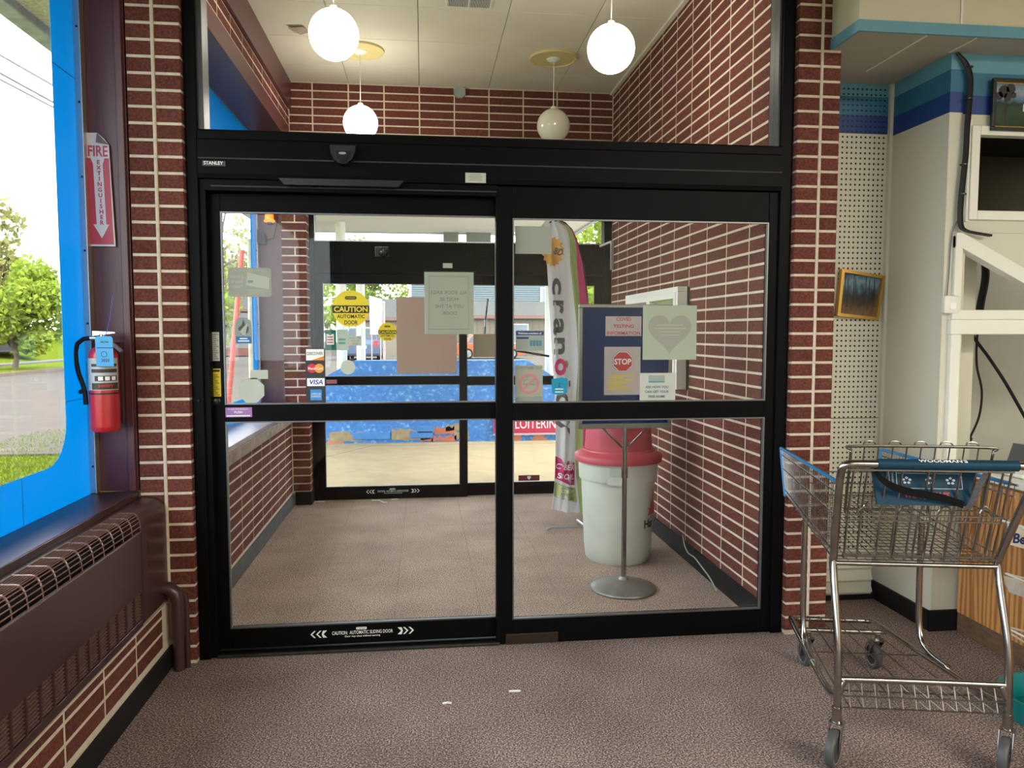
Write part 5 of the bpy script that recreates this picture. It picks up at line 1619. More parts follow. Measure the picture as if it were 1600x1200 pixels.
for i in range(7):
    t = i / 6
    ctube('rack_wire', [(-0.262 + 0.524 * t, 0.06, 0.222), (-0.155 + 0.31 * t, 0.985, 0.168)], 0.0026, STEEL, n=6)
for i in range(12):
    x = -0.243 + i * 0.0442
    ctube('rack_wire', [(x, 0.055, 0.292), (x, 0.02, 0.205), (x + (0.02 if x < 0 else -0.02), 0.30, 0.196)], 0.0024, STEEL, n=6)
for y_, z_ in ((0.022, 0.205), (0.024, 0.245), (0.16, 0.20), (0.55, 0.178), (0.80, 0.166)):
    hw = 0.27 - 0.11 * y_
    ctube('rack_cross_wire', [(-hw, y_, z_), (hw, y_, z_)], 0.003, STEEL, n=6)
# casters
GREYW = M('wheel_grey', (0.075, 0.08, 0.085), 0.5, var=0.2)
HUBW = M('wheel_cream', (0.46, 0.42, 0.34), 0.5, var=0.2, vscale=40)
def caster(x, y, sw, big=True):
    r = 0.064 if big else 0.06
    cs = thing('caster', None, None)
    cs.parent = ct
    cs.location = (x, y, 0)
    cs.rotation_euler = (0, 0, sw)
    WL[cs] = Vector((0, 0, 0))
    mb = MB()
    mb.lathe([(r - 0.020, -0.014), (r - 0.004, -0.014), (r, -0.009), (r, 0.009), (r - 0.004, 0.014), (r - 0.020, 0.014), (r - 0.020, -0.014)], (0, 0.03, r), 28, 'x')
    mb.build('tyre', GREYW, cs, smooth=True)
    mb = MB()
    mb.lathe([(0.0, -0.012), (0.018, -0.012), (r - 0.020, -0.013), (r - 0.014, -0.0145), (r - 0.014, 0.0145), (r - 0.020, 0.013), (0.018, 0.012), (0.0, 0.012)], (0, 0.03, r), 28, 'x')
    mb.build('wheel_disc', HUBW, cs, smooth=True)
    mb = MB()
    mb.lathe([(0.0, -0.017), (0.017, -0.016), (0.019, -0.010), (0.019, 0.010), (0.017, 0.016), (0.0, 0.017)], (0, 0.03, r), 16, 'x')
    mb.build('hub', M('hub_navy', (0.02, 0.03, 0.07), 0.4, var=0.1), cs, smooth=True)
    for sx in (-1, 1):
        mb = MB()
        mb.prism([(-0.020, 2 * r + 0.018), (0.016, 2 * r + 0.018), (0.032, r + 0.03), (0.040, r), (0.035, r - 0.012), (0.025, r - 0.012), (0.012, r + 0.035)], lambda u, v, w: (w, u, v), sx * 0.0195, sx * 0.0225)
        mb.build('fork', CHROME, cs)
    box('fork_top', CHROME, -0.0225, 0.0225, -0.020, 0.018, 2 * r + 0.016, 2 * r + 0.020, cs)
    mb = MB()
    mb.tube([(0, 0, 2 * r + 0.018), (0, 0, 0.20 if big else 0.165)], 0.0165 if big else 0.011, 12)
    mb.build('stem', CHROME, cs, smooth=True)
    return cs
caster(-0.283, 0.035, 2.55)
caster(0.283, 0.035, 2.5)
caster(-0.155, 0.80, 0.1, False)
caster(0.145, 0.80, 0.1, False)

# ================================================================== COUNTER AND THINGS AT THE RIGHT
def wood_mat():
    m, nt, b, out = newmat('oak_veneer')
    N, L = nt.nodes, nt.links
    tc = N.new('ShaderNodeTexCoord')
    oi = N.new('ShaderNodeObjectInfo')
    ml = N.new('ShaderNodeMath'); ml.operation = 'MULTIPLY'; ml.inputs[1].default_value = 41.0
    L.new(oi.outputs['Random'], ml.inputs[0])
    ad = N.new('ShaderNodeVectorMath'); ad.operation = 'ADD'
    L.new(tc.outputs['Object'], ad.inputs[0]); L.new(ml.outputs[0], ad.inputs[1])
    mp = N.new('ShaderNodeMapping'); mp.inputs['Scale'].default_value = (3, 3, 0.35)
    L.new(ad.outputs[0], mp.inputs['Vector'])
    wv = N.new('ShaderNodeTexWave')
    wv.wave_type = 'BANDS'; wv.bands_direction = 'Y'
    wv.inputs['Scale'].default_value = 3.4; wv.inputs['Distortion'].default_value = 12.0; wv.inputs['Detail'].default_value = 3.0; wv.inputs['Detail Scale'].default_value = 0.7
    L.new(mp.outputs['Vector'], wv.inputs['Vector'])
    rp = N.new('ShaderNodeValToRGB')
    rp.color_ramp.elements[0].color = (0.36, 0.15, 0.045, 1); rp.color_ramp.elements[0].position = 0.15
    rp.color_ramp.elements[1].color = (0.66, 0.32, 0.105, 1); rp.color_ramp.elements[1].position = 0.75
    L.new(wv.outputs['Fac'], rp.inputs['Fac'])
    L.new(rp.outputs['Color'], b.inputs['Base Color'])
    b.inputs['Roughness'].default_value = 0.45
    return m
WOOD = wood_mat()
KICK = M('kick_board', (0.20, 0.12, 0.07), 0.6, var=0.5, vscale=9, stretch=(2, 2, 9))
cn = thing('service_counter', 'wood panelled service counter with a white worktop', 'counter', (2.95, 2.3, 0))
box('carcass', WOOD, 2.672, 3.30, 1.0, 3.448, 0.10, 0.795, cn)
y = 3.448
i = 0
wds = (0.105, 0.19, 0.15, 0.205, 0.13, 0.18, 0.2, 0.16, 0.2, 0.15, 0.2, 0.2, 0.2, 0.2)
while y > 1.2:
    w_ = wds[i % len(wds)]
    box('plank', WOOD, 2.655, 2.672, y - w_ + 0.003, y, 0.10, 0.795, cn, c=0.002)
    y -= w_; i += 1
box('kick_board', KICK, 2.66, 2.68, 1.0, 3.448, 0.0, 0.10, cn)
box('worktop', WHITE, 2.635, 3.45, 0.95, 3.43, 0.798, 0.832, cn, c=0.006)
box('edge_strip', M('brown_edge', (0.20, 0.10, 0.05), 0.5, var=0.2), 2.645, 2.66, 1.0, 3.44, 0.785, 0.798, cn)
dv = thing('card_terminal', 'grey sloping device on the white worktop', 'device', (2.98, 3.30, 0.832))
mb = MB()
mb.prism([(2.86, 0.834), (3.12, 0.834), (3.12, 0.93), (2.90, 0.955)], lambda u, v, w: (u, w, v), 3.20, 3.42)
mb.build('body', M('device_grey', (0.10, 0.10, 0.10), 0.3, var=0.1), dv)
mt = thing('white_tray', 'low white rounded tray on the worktop beside the grey device', 'tray', (2.78, 3.25, 0.832))
mb = MB()
mb.cbox(2.70, 2.85, 3.12, 3.40, 0.833, 0.858, 0.012)
mb.build('body', WHITE, mt, smooth=True)

# price-ticket rack in front of the counter
rk = thing('wire_rack', 'white wire merchandise rack in front of the wood counter', 'rack', (2.6, 2.85, 0.0))
for z, yy in ((0.69, 2.955), (0.47, 2.91), (0.24, 2.91)):
    mb = MB()
    mb.tube([(2.46, yy, z + 0.005), (2.64, yy, z - 0.045)], 0.0045, 6)
    mb.build('shelf_wire', WHITE, rk)
    mb = MB()
    mb.tube([(2.46, yy, z + 0.005), (2.47, yy - 0.12, z), (2.64, yy - 0.12, z)], 0.0045, 6)
    mb.build('shelf_wire', WHITE, rk)
mb = MB()
mb.tube([(2.455, 2.90, 0.235), (2.64, 2.90, 0.12)], 0.004, 6)
mb.build('shelf_wire', WHITE, rk)
for x, yy in ((2.635, 2.93), (2.635, 2.83)):
    mb = MB()
    mb.tube([(x, yy, 0.0), (x, yy, 0.72)], 0.005, 6)
    mb.build('upright_wire', WHITE, rk)
tk = thing('price_ticket', 'white price ticket starting with Be in blue on the wire rack', 'ticket', (2.51, 2.98, 0.53))
mb = MB()
mb.prism([(2.494, 0.591), (2.64, 0.548), (2.64, 0.649), (2.494, 0.689)], lambda u, v, w: (u, w, v), 2.950, 2.953)
mb.build('card', WHITE, tk)
letters('Be', 2.552, 2.949, 0.612, NAVY, tk, height=0.045, bold=0.03, rot=-0.15)
th = thing('ticket_holder', 'long white paper strip holder on the lower wire shelf', 'holder', (2.51, 2.98, 0.40))
mb = MB()
mb.prism([(2.446, 0.468), (2.64, 0.414), (2.64, 0.335), (2.475, 0.395), (2.455, 0.43)], lambda u, v, w: (u, w, v), 2.90, 2.906)
mb.build('strip', M('strip_white', (0.62, 0.62, 0.56), 0.5, var=0.2, vscale=30), th)
tb = thing('plastic_tub', 'low teal plastic tub at the foot of the counter', 'tub', (2.43, 2.585, 0))
mb = MB()
mb.lathe([(0.0, 0.0), (0.165, 0.0), (0.175, 0.01), (0.192, 0.085), (0.200, 0.10), (0.190, 0.10), (0.175, 0.085), (0.16, 0.02), (0.0, 0.015)], (2.43, 2.585, 0), 36)
mb.build('shell', M('teal_plastic', (0.0, 0.27, 0.29), 0.35, var=0.1), tb, smooth=True)

# framed pictures
pf = thing('framed_picture', 'gold framed forest picture leaning askew on the pegboard', 'picture', (2.37, 3.92, 1.57))
quad = [(2.236, 1.592), (2.476, 1.568), (2.508, 1.810), (2.256, 1.846)]
qc = (sum(p[0] for p in quad) / 4, sum(p[1] for p in quad) / 4)
inn = [(qc[0] + (p[0] - qc[0]) * 0.87, qc[1] + (p[1] - qc[1]) * 0.87) for p in quad]
GOLDF = M('gold_frame', (0.55, 0.33, 0.07), 0.3, metal=0.7, var=0.15)
for i in range(4):
    j = (i + 1) % 4
    slab('frame_rail', GOLDF, [quad[i], quad[j], inn[j], inn[i]], 3.905, 3.937, pf)
def art(name, stops, scale, seed):
    m, nt, b, out = newmat(name)
    N, L = nt.nodes, nt.links
    tc = N.new('ShaderNodeTexCoord')
    sp_ = N.new('ShaderNodeSeparateXYZ')
    L.new(tc.outputs['Generated'], sp_.inputs[0])
    nz = N.new('ShaderNodeTexNoise'); nz.inputs['Scale'].default_value = scale; nz.inputs['Detail'].default_value = 5
    mp = N.new('ShaderNodeMapping'); mp.inputs['Location'].default_value = (seed, seed, 0); mp.inputs['Scale'].default_value = (1.6, 1, 0.7)
    L.new(tc.outputs['Generated'], mp.inputs['Vector']); L.new(mp.outputs['Vector'], nz.inputs['Vector'])
    ma = N.new('ShaderNodeMath'); ma.operation = 'MULTIPLY_ADD'; ma.inputs[1].default_value = 0.55; ma.inputs[2].default_value = -0.27
    L.new(nz.outputs['Fac'], ma.inputs[0])
    ad = N.new('ShaderNodeMath'); ad.operation = 'ADD'
    L.new(ma.outputs[0], ad.inputs[0]); L.new(sp_.outputs['Z'], ad.inputs[1])
    rp = N.new('ShaderNodeValToRGB')
    els = rp.color_ramp.elements
    els[0].position, els[0].color = stops[0][0], (*stops[0][1], 1)
    els[1].position, els[1].color = stops[-1][0], (*stops[-1][1], 1)
    for p_, c_ in stops[1:-1]:
        e = els.new(p_); e.color = (*c_, 1)
    L.new(ad.outputs[0], rp.inputs['Fac']); L.new(rp.outputs['Color'], b.inputs['Base Color'])
    b.inputs['Roughness'].default_value = 0.15
    return m
slab('print', art('forest_print', ((0.0, (0.20, 0.12, 0.07)), (0.25, (0.10, 0.06, 0.03)), (0.45, (0.03, 0.03, 0.03)), (0.62, (0.05, 0.09, 0.13)), (0.8, (0.16, 0.26, 0.33)), (1.0, (0.04, 0.08, 0.12))), 7, 3.0), inn, 3.925, 3.936, pf)
for x, z0_, z1_ in ((2.285, 1.66, 1.82), (2.30, 1.64, 1.80), (2.335, 1.66, 1.82), (2.345, 1.66, 1.80), (2.405, 1.66, 1.80), (2.425, 1.66, 1.79), (2.455, 1.64, 1.80)):
    box('tree_print', M('tree_print', (0.025, 0.022, 0.02), 0.6, var=0.3), x, x + 0.004, 3.9235, 3.9249, z0_, z1_, pf)
p2 = thing('framed_picture', 'black framed waterfall and trees photo above the dark office window', 'picture', (3.05, 3.45, 2.47))
for a in ((2.728, 3.33, 2.475, 2.492), (2.728, 3.33, 2.705, 2.722), (2.728, 2.745, 2.492, 2.705), (3.313, 3.33, 2.492, 2.705)):
    box('frame_rail', BLACK_P, a[0], a[1], 3.435, 3.452, a[2], a[3], p2, c=0.003)
box('gilt_line', GOLDF, 2.745, 3.313, 3.447, 3.4495, 2.492, 2.705, p2)
box('print', art('valley_print', ((0.0, (0.03, 0.06, 0.03)), (0.35, (0.05, 0.08, 0.05)), (0.5, (0.03, 0.05, 0.05)), (0.66, (0.12, 0.20, 0.28)), (0.85, (0.26, 0.33, 0.40)), (1.0, (0.10, 0.16, 0.22))), 5, 9.0), 2.751, 3.307, 3.444, 3.4468, 2.498, 2.699, p2)
mb = MB()
mb.tube([(2.795, 3.4435, 2.50), (2.80, 3.4435, 2.62), (2.815, 3.4435, 2.66)], 0.009, 6)
for i, v in enumerate(mb.v):
    mb.v[i] = (v[0], 3.4435 + (v[1] - 3.4435) * 0.1, v[2])
mb.build('tree_print', M('tree_print', (0, 0, 0)), p2)
mb = MB()
for bx, bz, br_ in ((2.79, 2.66, 0.03), (2.825, 2.675, 0.025), (2.765, 2.64, 0.02), (2.81, 2.635, 0.02), (2.84, 2.645, 0.015)):
    mb.disc((bx, bz), br_, 3.4428, 3.4434, 9)
mb.build('tree_print', M('tree_print', (0, 0, 0)), p2)
slab('waterfall_print', PURE, [(2.893, 2.57), (2.898, 2.57), (2.897, 2.605), (2.894, 2.605)], 3.4434, 3.444, p2)

# cables
cbl = thing('cable_bundle', 'bundle of black cables running down the office wall to the sloping frame', 'cables', (2.60, 3.44, 2.0))
for k, (dx, rr, m) in enumerate(((0, 0.0075, BLACK_P), (0.011, 0.006, RUBBER), (-0.008, 0.005, BLACK_P))):
    mb = MB()
    mb.tube(smooth_path([(2.545 + dx * 0.3, 3.455, 2.835), (2.585 + dx, 3.45, 2.79), (2.612 + dx, 3.448, 2.72), (2.612 + dx, 3.448, 2.60), (2.606 + dx, 3.448, 2.48), (2.603 + dx, 3.446, 2.36), (2.592 + dx, 3.446, 2.22), (2.586 + dx, 3.446, 2.10), (2.590 + dx, 3.444, 2.02), (2.612 + dx, 3.44, 1.995), (2.66 + dx, 3.44, 1.985), (2.735 + dx, 3.43, 1.972)], 4), rr, 8)
    mb.build('cable', m, cbl, smooth=True)
for z in (2.77, 2.62, 2.31, 2.17):
    mb = MB()
    mb.lathe([(0.018, -0.003), (0.018, 0.003)], (2.606 if z > 2.4 else 2.598, 3.448, z), 12)
    mb.build('cable_tie', BLACK_P, cbl)
tw = thing('thin_wire', 'thin grey wire from the cable bundle to the white plug', 'wire', (2.56, 3.45, 1.68))
mb = MB()
mb.tube(smooth_path([(2.592, 3.455, 2.06), (2.565, 3.46, 2.0), (2.556, 3.462, 1.92), (2.553, 3.462, 1.80), (2.545, 3.46, 1.68)], 4), 0.003, 6)
mb.build('wire', M('wire_violet', (0.13, 0.11, 0.15), 0.5, var=0.1), tw)
pgk = thing('plug_adapter', 'small white plug-in box on the corner of the office wall', 'plug', (2.558, 3.45, 1.59))
mb = MB()
mb.cbox(2.517, 2.602, 3.435, 3.468, 1.592, 1.682, 0.012)
mb.build('body', WHITE, pgk, smooth=True)
box('button', PURE, 2.545, 2.578, 3.431, 3.436, 1.612, 1.648, pgk, c=0.004)
for nm, pts, rr, lab in (('hanging_cord', [(3.075, 3.9, 1.60), (3.06, 3.9, 1.49), (3.064, 3.9, 1.322), (3.101, 3.9, 1.178), (3.092, 3.9, 1.034), (3.042, 3.9, 0.915)], 0.006, 'thin black cord with a plug end hanging inside the service opening'),
                     ('slanting_cable', [(3.04, 3.92, 1.56), (3.049, 3.92, 1.486), (3.155, 3.92, 1.357), (3.259, 3.92, 1.22), (3.365, 3.92, 1.06), (3.45, 3.92, 0.93)], 0.009, 'thick black cable slanting across inside the service opening'),
                     ('upright_cable', [(3.075, 3.9, 2.0), (3.095, 3.9, 1.818), (3.075, 3.9, 1.677), (3.062, 3.9, 1.57)], 0.02, 'thick black cable standing inside the sloping opening')):
    t = thing(nm, lab, 'cable', (pts[-1][0], pts[-1][1], pts[-1][2]))
    mb = MB()
    mb.tube(smooth_path(pts, 5), rr, 8)
    mb.build('cable', RUBBER, t, smooth=True)
    if nm == 'hanging_cord':
        mb = MB()
        mb.tube([pts[-1], (3.03, 3.9, 0.885)], 0.014, 8)
        mb.build('plug_end', RUBBER, t, smooth=True)
ofp = thing('office_post', 'grey upright post inside the office openings', 'post', (2.84, 3.75, 0.0))
box('post', OFFWHITE, 2.80, 2.885, 3.70, 3.80, 0.0, 2.60, ofp)

# ---- last small things in the vestibule
s2 = thing('door_sensor', 'dark domed sensor on the outer door header', 'sensor', (-0.36, 6.84, 2.17))
box('plate', BLACK_P, -0.42, -0.30, 6.848, 6.86, 2.17, 2.26, s2, c=0.004)
mb = MB()
mb.lathe([(0.0, -0.05), (0.022, -0.046), (0.038, -0.03), (0.044, 0.0)], (-0.345, 6.849, 2.21), 18, 'y')
mb.build('dome', M('sensor_lens', (0, 0, 0)), s2, smooth=True)
for lab, pts in (('thin black rod standing upright against the outer fixed glass', [(0.584, 6.925, 1.81), (0.562, 6.925, 1.617), (0.556, 6.925, 1.49)]),
                 ('thin black rod lying almost level across the outer fixed glass', [(0.845, 6.925, 1.335), (0.99, 6.925, 1.312), (1.152, 6.925, 1.283)])):
    t = thing('black_rod', lab, 'rod', pts[-1])
    mb = MB()
    mb.tube(pts, 0.010, 8)
    mb.build('rod', BLACK_P, t)
    mb = MB()
    mb.tube([pts[1], tuple((a + b) / 2 for a, b in zip(pts[1], pts[2]))], 0.0125, 8)
    mb.build('sleeve', ALU_D, t)
wc_ = thing('loose_cord', 'thin pale cord curling down over the baseboard of the brick wall', 'cord', (1.69, 4.5, 0.0))
mb = MB()
mb.tube(smooth_path([(1.712, 4.83, 0.15), (1.70, 4.76, 0.105), (1.698, 4.68, 0.072), (1.694, 4.56, 0.080), (1.696, 4.45, 0.06), (1.694, 4.30, 0.035), (1.68, 4.15, 0.006)], 4), 0.004, 6)
mb.build('cord', PALE, wc_)
# ================================================================== OUTSIDE
CONC = M('sunlit_concrete', (0.35, 0.285, 0.18), 0.9, spec=0.05, var=0.2, vscale=5, bump=0.2, bscale=60, detail=8)
ASPH = M('old_asphalt', (0.10, 0.09, 0.08), 0.9, spec=0.0, var=0.14, vscale=2.5, detail=8)
LAWN = M('lawn', (0.11, 0.145, 0.014), 0.9, spec=0.0, var=0.45, vscale=7, detail=8, col2=(0.075, 0.105, 0.010))
pv_ = struct(box('ground_pavement', CONC, -1.6, 6.0, 7.0, 10.75, -0.3, -0.03), 'sunlit concrete pavement outside the doors', 'pavement')
for (a, b) in (((-1.55, 8.9), (-0.715, 10.34)), ((-0.715, 10.34), (6.0, 10.34)), ((-1.6, 7.6), (-1.55, 8.9))):
    mb = MB()
    mb.tube([(a[0], a[1], -0.031), (b[0], b[1], -0.031)], 0.004, 5)
    mb.build('pavement_joint', M('joint_dark', (0.16, 0.13, 0.10), 0.9, var=0.2), pv_)
struct(box('ground_lot', ASPH, -8.0, 80, 10.75, 140, -0.5, -0.12), 'pale asphalt forecourt and street beyond the blue wall', 'ground')
struct(box('ground_lawn', LAWN, -6.3, -1.6, -30, 10.75, -0.5, -0.15), 'lawn strip outside the shop windows', 'lawn')
struct(box('ground_lawn_far', LAWN, -6.3, -1.6, 10.75, 13.4, -0.5, -0.149), 'far end of the lawn strip', 'lawn')
struct(box('ground_apron', M('broken_concrete', (0.125, 0.11, 0.09), 0.9, spec=0.0, var=0.3, vscale=1.6, detail=9), -8.2, -6.3, -30, 140, -0.5, -0.16), 'cracked concrete gutter along the lawn', 'gutter')
struct(box('ground_road', ASPH, -16.0, -8.2, -40, 140, -0.5, -0.17), 'pale asphalt street seen through the shop window', 'road')
struct(box('ground_kerb', M('kerb_concrete', (0.14, 0.115, 0.085), 0.9, spec=0.0, var=0.1), -16.4, -16.0, -40, 140, -0.5, -0.05), 'pale kerb on the far side of the street', 'kerb')
struct(box('ground_verge', LAWN, -19.2, -16.4, -40, 140, -0.5, -0.04), 'grass verge behind the kerb', 'lawn')
struct(box('ground_path', M('path_concrete', (0.11, 0.10, 0.08), 0.9, var=0.1), -20.2, -19.2, -40, 140, -0.5, 0.04), 'pale footpath behind the verge', 'path')
mb = MB()
mb.prism([(-20.2, -0.5), (-20.2, 0.04), (-21.5, 0.35), (-24, 1.05), (-60, 1.2), (-60, -0.5)], lambda u, v, w: (u, w, v), -40, 140)
struct(mb.build('ground_bank', LAWN, None), 'rising grass bank and parking area across the street', 'bank')
# grass blades near the shop window
mb = MB()
rg = random.Random(3)
for i in range(9000):
    x = rg.uniform(-6.3, -3.6); y = rg.uniform(7.2, 13.4); h = rg.uniform(0.03, 0.075); a = rg.uniform(0, PI)
    dx, dy = 0.010 * math.cos(a), 0.010 * math.sin(a)
    lx, ly = rg.uniform(-0.02, 0.02), rg.uniform(-0.02, 0.02)
    mb.add([(x - dx, y - dy, -0.15), (x + dx, y + dy, -0.15), (x + lx, y + ly, -0.15 + h)], [(0, 1, 2)])
gr_ = mb.build('grass', M('grass_blade', (0.15, 0.19, 0.025), 0.8, spec=0.05, var=0.3, vscale=3, transl=0.3), None, fix=False)
tag(gr_, 'short bright grass on the lawn outside the shop window', 'grass', kind='stuff')

# ---- the flaking blue wall
def flaking():
    m, nt, b, out = newmat('flaking_blue_paint')
    N, L = nt.nodes, nt.links
    g = N.new('ShaderNodeNewGeometry')
    sp_ = N.new('ShaderNodeSeparateXYZ'); L.new(g.outputs['Position'], sp_.inputs[0])
    nz = N.new('ShaderNodeTexNoise'); nz.inputs['Scale'].default_value = 2.6; nz.inputs['Detail'].default_value = 6
    L.new(g.outputs['Position'], nz.inputs['Vector'])
    n2 = N.new('ShaderNodeTexNoise'); n2.inputs['Scale'].default_value = 22; n2.inputs['Detail'].default_value = 8
    L.new(g.outputs['Position'], n2.inputs['Vector'])
    r2 = N.new('ShaderNodeValToRGB')
    r2.color_ramp.elements[0].position = 0.40; r2.color_ramp.elements[0].color = (0.035, 0.15, 0.46, 1)
    r2.color_ramp.elements[1].position = 0.72; r2.color_ramp.elements[1].color = (0.22, 0.42, 0.62, 1)
    e = r2.color_ramp.elements.new(0.58); e.color = (0.055, 0.20, 0.52, 1)
    L.new(n2.outputs['Fac'], r2.inputs['Fac'])
    mr = N.new('ShaderNodeMapRange'); mr.inputs['From Min'].default_value = 0.03; mr.inputs['From Max'].default_value = 0.36; mr.inputs['To Min'].default_value = 0.20; mr.inputs['To Max'].default_value = -0.25
    L.new(sp_.outputs['Z'], mr.inputs['Value'])
    ad = N.new('ShaderNodeMath'); ad.operation = 'ADD'; L.new(nz.outputs['Fac'], ad.inputs[0]); L.new(mr.outputs['Result'], ad.inputs[1])
    gt = N.new('ShaderNodeMath'); gt.operation = 'GREATER_THAN'; gt.inputs[1].default_value = 0.78
    L.new(ad.outputs[0], gt.inputs[0])
    r3 = N.new('ShaderNodeValToRGB')
    r3.color_ramp.elements[0].position = 0.42; r3.color_ramp.elements[0].color = (0.42, 0.32, 0.20, 1)
    r3.color_ramp.elements[1].position = 0.60; r3.color_ramp.elements[1].color = (0.52, 0.18, 0.12, 1)
    L.new(nz.outputs['Fac'], r3.inputs['Fac'])
    mx = N.new('ShaderNodeMix'); mx.data_type = 'RGBA'
    L.new(gt.outputs[0], mx.inputs['Factor']); L.new(r2.outputs['Color'], mx.inputs['A']); L.new(r3.outputs['Color'], mx.inputs['B'])
    L.new(mx.outputs['Result'], b.inputs['Base Color'])
    b.inputs['Roughness'].default_value = 0.7
    return m
bw = thing('blue_wall', 'low wall painted flaking blue across the pavement', 'wall', (0.3, 10.7, -0.03))
mb = MB()
mb.prism([(-3.6, -0.05), (4.4, -0.05), (4.4, 0.10), (1.84, 0.875), (1.46, 1.115), (-0.955, 1.115), (-1.345, 0.90), (-3.6, 0.10)], lambda u, v, w: (u, w, v), 10.62, 10.95)
mb.build('masonry', flaking(), bw)
rg = random.Random(5)
PATCH = M('bare_masonry', (0.36, 0.28, 0.17), 0.9, var=0.4, vscale=14)
SALM = M('salmon_brick', (0.46, 0.15, 0.10), 0.9, var=0.3, vscale=14)
for i, (x0, x1, z0, z1, m) in enumerate(((-1.30, -0.85, 0.02, 0.12, PATCH), (-0.45, 0.10, 0.02, 0.16, PATCH), (0.10, 0.42, 0.10, 0.19, SALM), (0.42, 0.62, 0.02, 0.12, PATCH), (0.10, 0.45, 0.0, 0.05, SALM), (-0.05, 0.12, 0.0, 0.03, SALM), (0.30, 0.60, 0.14, 0.21, PATCH))):
    n = 9
    top = [(x0 + (x1 - x0) * k / n, z1 + rg.uniform(-0.025, 0.025)) for k in range(n + 1)]
    bot = [(x1 - (x1 - x0) * k / n, z0 - 0.02 + rg.uniform(-0.01, 0.015)) for k in range(n + 1)]
    slab('bare_patch', m, top + bot, 10.612, 10.621, bw)
for x0, x1, z in ((-0.98, -0.47, 0.02), (-0.20, 0.12, 0.03), (-0.10, 0.14, 0.10)):
    box('painted_block', M('block_blue', (0.06, 0.22, 0.55), 0.7, var=0.3, vscale=8), x0, x1, 10.600, 10.62, z, z + 0.10, bw, c=0.008)
lt = sign('loitering_sign', 'red NO LOITERING sign standing against the blue wall', 'sign', 0.97, 2.02, 0.08, 0.36, 10.585, M('loiter_red', (0.42, 0.02, 0.075), 0.6, var=0.06))
letters('LOITERING', 1.62, 10.584, 0.215, PURE, lt, width=0.68, height=0.135)
letters('NO', 1.10, 10.584, 0.215, PURE, lt, width=0.15, height=0.135)
box('edge', M('sign_edge', (0.45, 0.42, 0.42), 0.6, var=0.1), 0.97, 2.02, 10.58, 10.60, 0.055, 0.08, lt)

# ---- forecourt canopy and posts
cp = thing('forecourt_canopy', 'broad flat cream canopy over the forecourt', 'canopy', (-2.5, 11, 0))
box('soffit', M('canopy_cream', (0.74, 0.68, 0.55), 0.8, var=0.06, vscale=1.5), -2.45, 2.44, 7.05, 12.5, 3.12, 3.2, cp)
box('fascia', M('canopy_edge', (0.52, 0.52, 0.48), 0.7, var=0.06), -2.45, 2.46, 12.5, 12.56, 3.10, 3.5, cp)
box('fascia', M('canopy_edge', (0, 0, 0)), 2.44, 2.50, 7.05, 12.56, 3.10, 3.5, cp)
for i, (x, w_) in enumerate(((-1.205, 0.15), (1.92, 0.15))):
    mb = MB()
    mb.tube([(x, 11.5, -0.12), (x, 11.5, 3.12)], w_ / 2, 18)
    o = mb.build('post', M('post_white', (0.72, 0.70, 0.62), 0.6, var=0.08, vscale=3), cp, smooth=True)
for x0, x1 in ((0.33, 0.575), (0.70, 1.10)):
    box('hanging_panel', M('panel_green_grey', (0.20, 0.21, 0.16), 0.8, var=0.1), x0, x1, 12.40, 12.44, 2.86, 3.12, cp)
wpost = thing('white_column', 'short white column standing beside the canopy post', 'column', (-0.925, 11.5, -0.12))
mb = MB()
mb.tube([(-0.925, 11.5, -0.12), (-0.925, 11.5, 2.5)], 0.065, 18)
mb.build('shaft', M('post_white', (0, 0, 0)), wpost, smooth=True)
mb = MB()
mb.lathe([(0.075, 2.5), (0.075, 2.54), (0.0, 2.56)], (-0.925, 11.5, 0), 18)
mb.build('cap', M('post_white', (0, 0, 0)), wpost, smooth=True)
ev = thing('roof_eave', 'weathered eave with pebbled soffit above the shop windows', 'eave', (-1.9, 3, 3.28))
box('soffit', M('pebble_soffit', (0.85, 0.74, 0.52), 0.95, var=0.5, vscale=45, bump=0.6, bscale=60), -2.28, -1.47, -8, 6.95, 3.33, 3.45, ev)
box('drip_edge', M('drip_grey', (0.55, 0.58, 0.58), 0.8, var=0.4, vscale=9), -2.34, -2.22, -8, 6.95, 3.275, 3.45, ev, c=0.01)
struct(box('wall_outer_head', MAROON, -1.56, -1.47, -8, 6.95, 3.14, 3.6), 'outer wall above the windows', 'wall')

# ---- posts, poles and boards on the forecourt
def post(label, x, y, r, h, m, lean=0.0, name='bollard_post', z0=-0.12):
    t = thing(name, label, 'post', (x, y, z0))
    mb = MB()
    mb.tube([(x, y, z0), (x + lean, y, z0 + h)], r, 10)
    mb.build('shaft', m, t, smooth=True)
    mb = MB()
    mb.lathe([(r * 1.25, 0.0), (r * 1.25, 0.03), (0.0, 0.06)], (x + lean, y, z0 + h - 0.02), 10)
    mb.build('cap', m, t, smooth=True)
BRN = M('post_brown', (0.30, 0.24, 0.22), 0.7, var=0.2)
post('thin brown post nearest the white canopy columns', -1.50, 18.0, 0.03, 2.9, BRN)
post('thin brown post standing beside the white board', -1.02, 20.0, 0.035, 2.4, BRN)
wbd = thing('sign_board', 'blank white board facing the forecourt', 'board', (-1.6, 26, 1.4))
mb = MB()
mb.prism([(-1.78, 1.45), (-1.40, 1.45), (-1.38, 2.62), (-1.80, 2.75)], lambda u, v, w: (u, w, v), 26.0, 26.1)
mb.build('panel', M('board_white', (0.75, 0.75, 0.70), 0.6, var=0.03), wbd)
box('leg', BRN, -1.76, -1.72, 26.02, 26.08, -0.12, 1.45, wbd)
box('leg', BRN, -1.46, -1.42, 26.02, 26.08, -0.12, 1.45, wbd)
pole = thing('utility_pole', 'pale weathered utility pole outside the vestibule window', 'pole', (-2.08, 9.3, -0.15))
mb = MB()
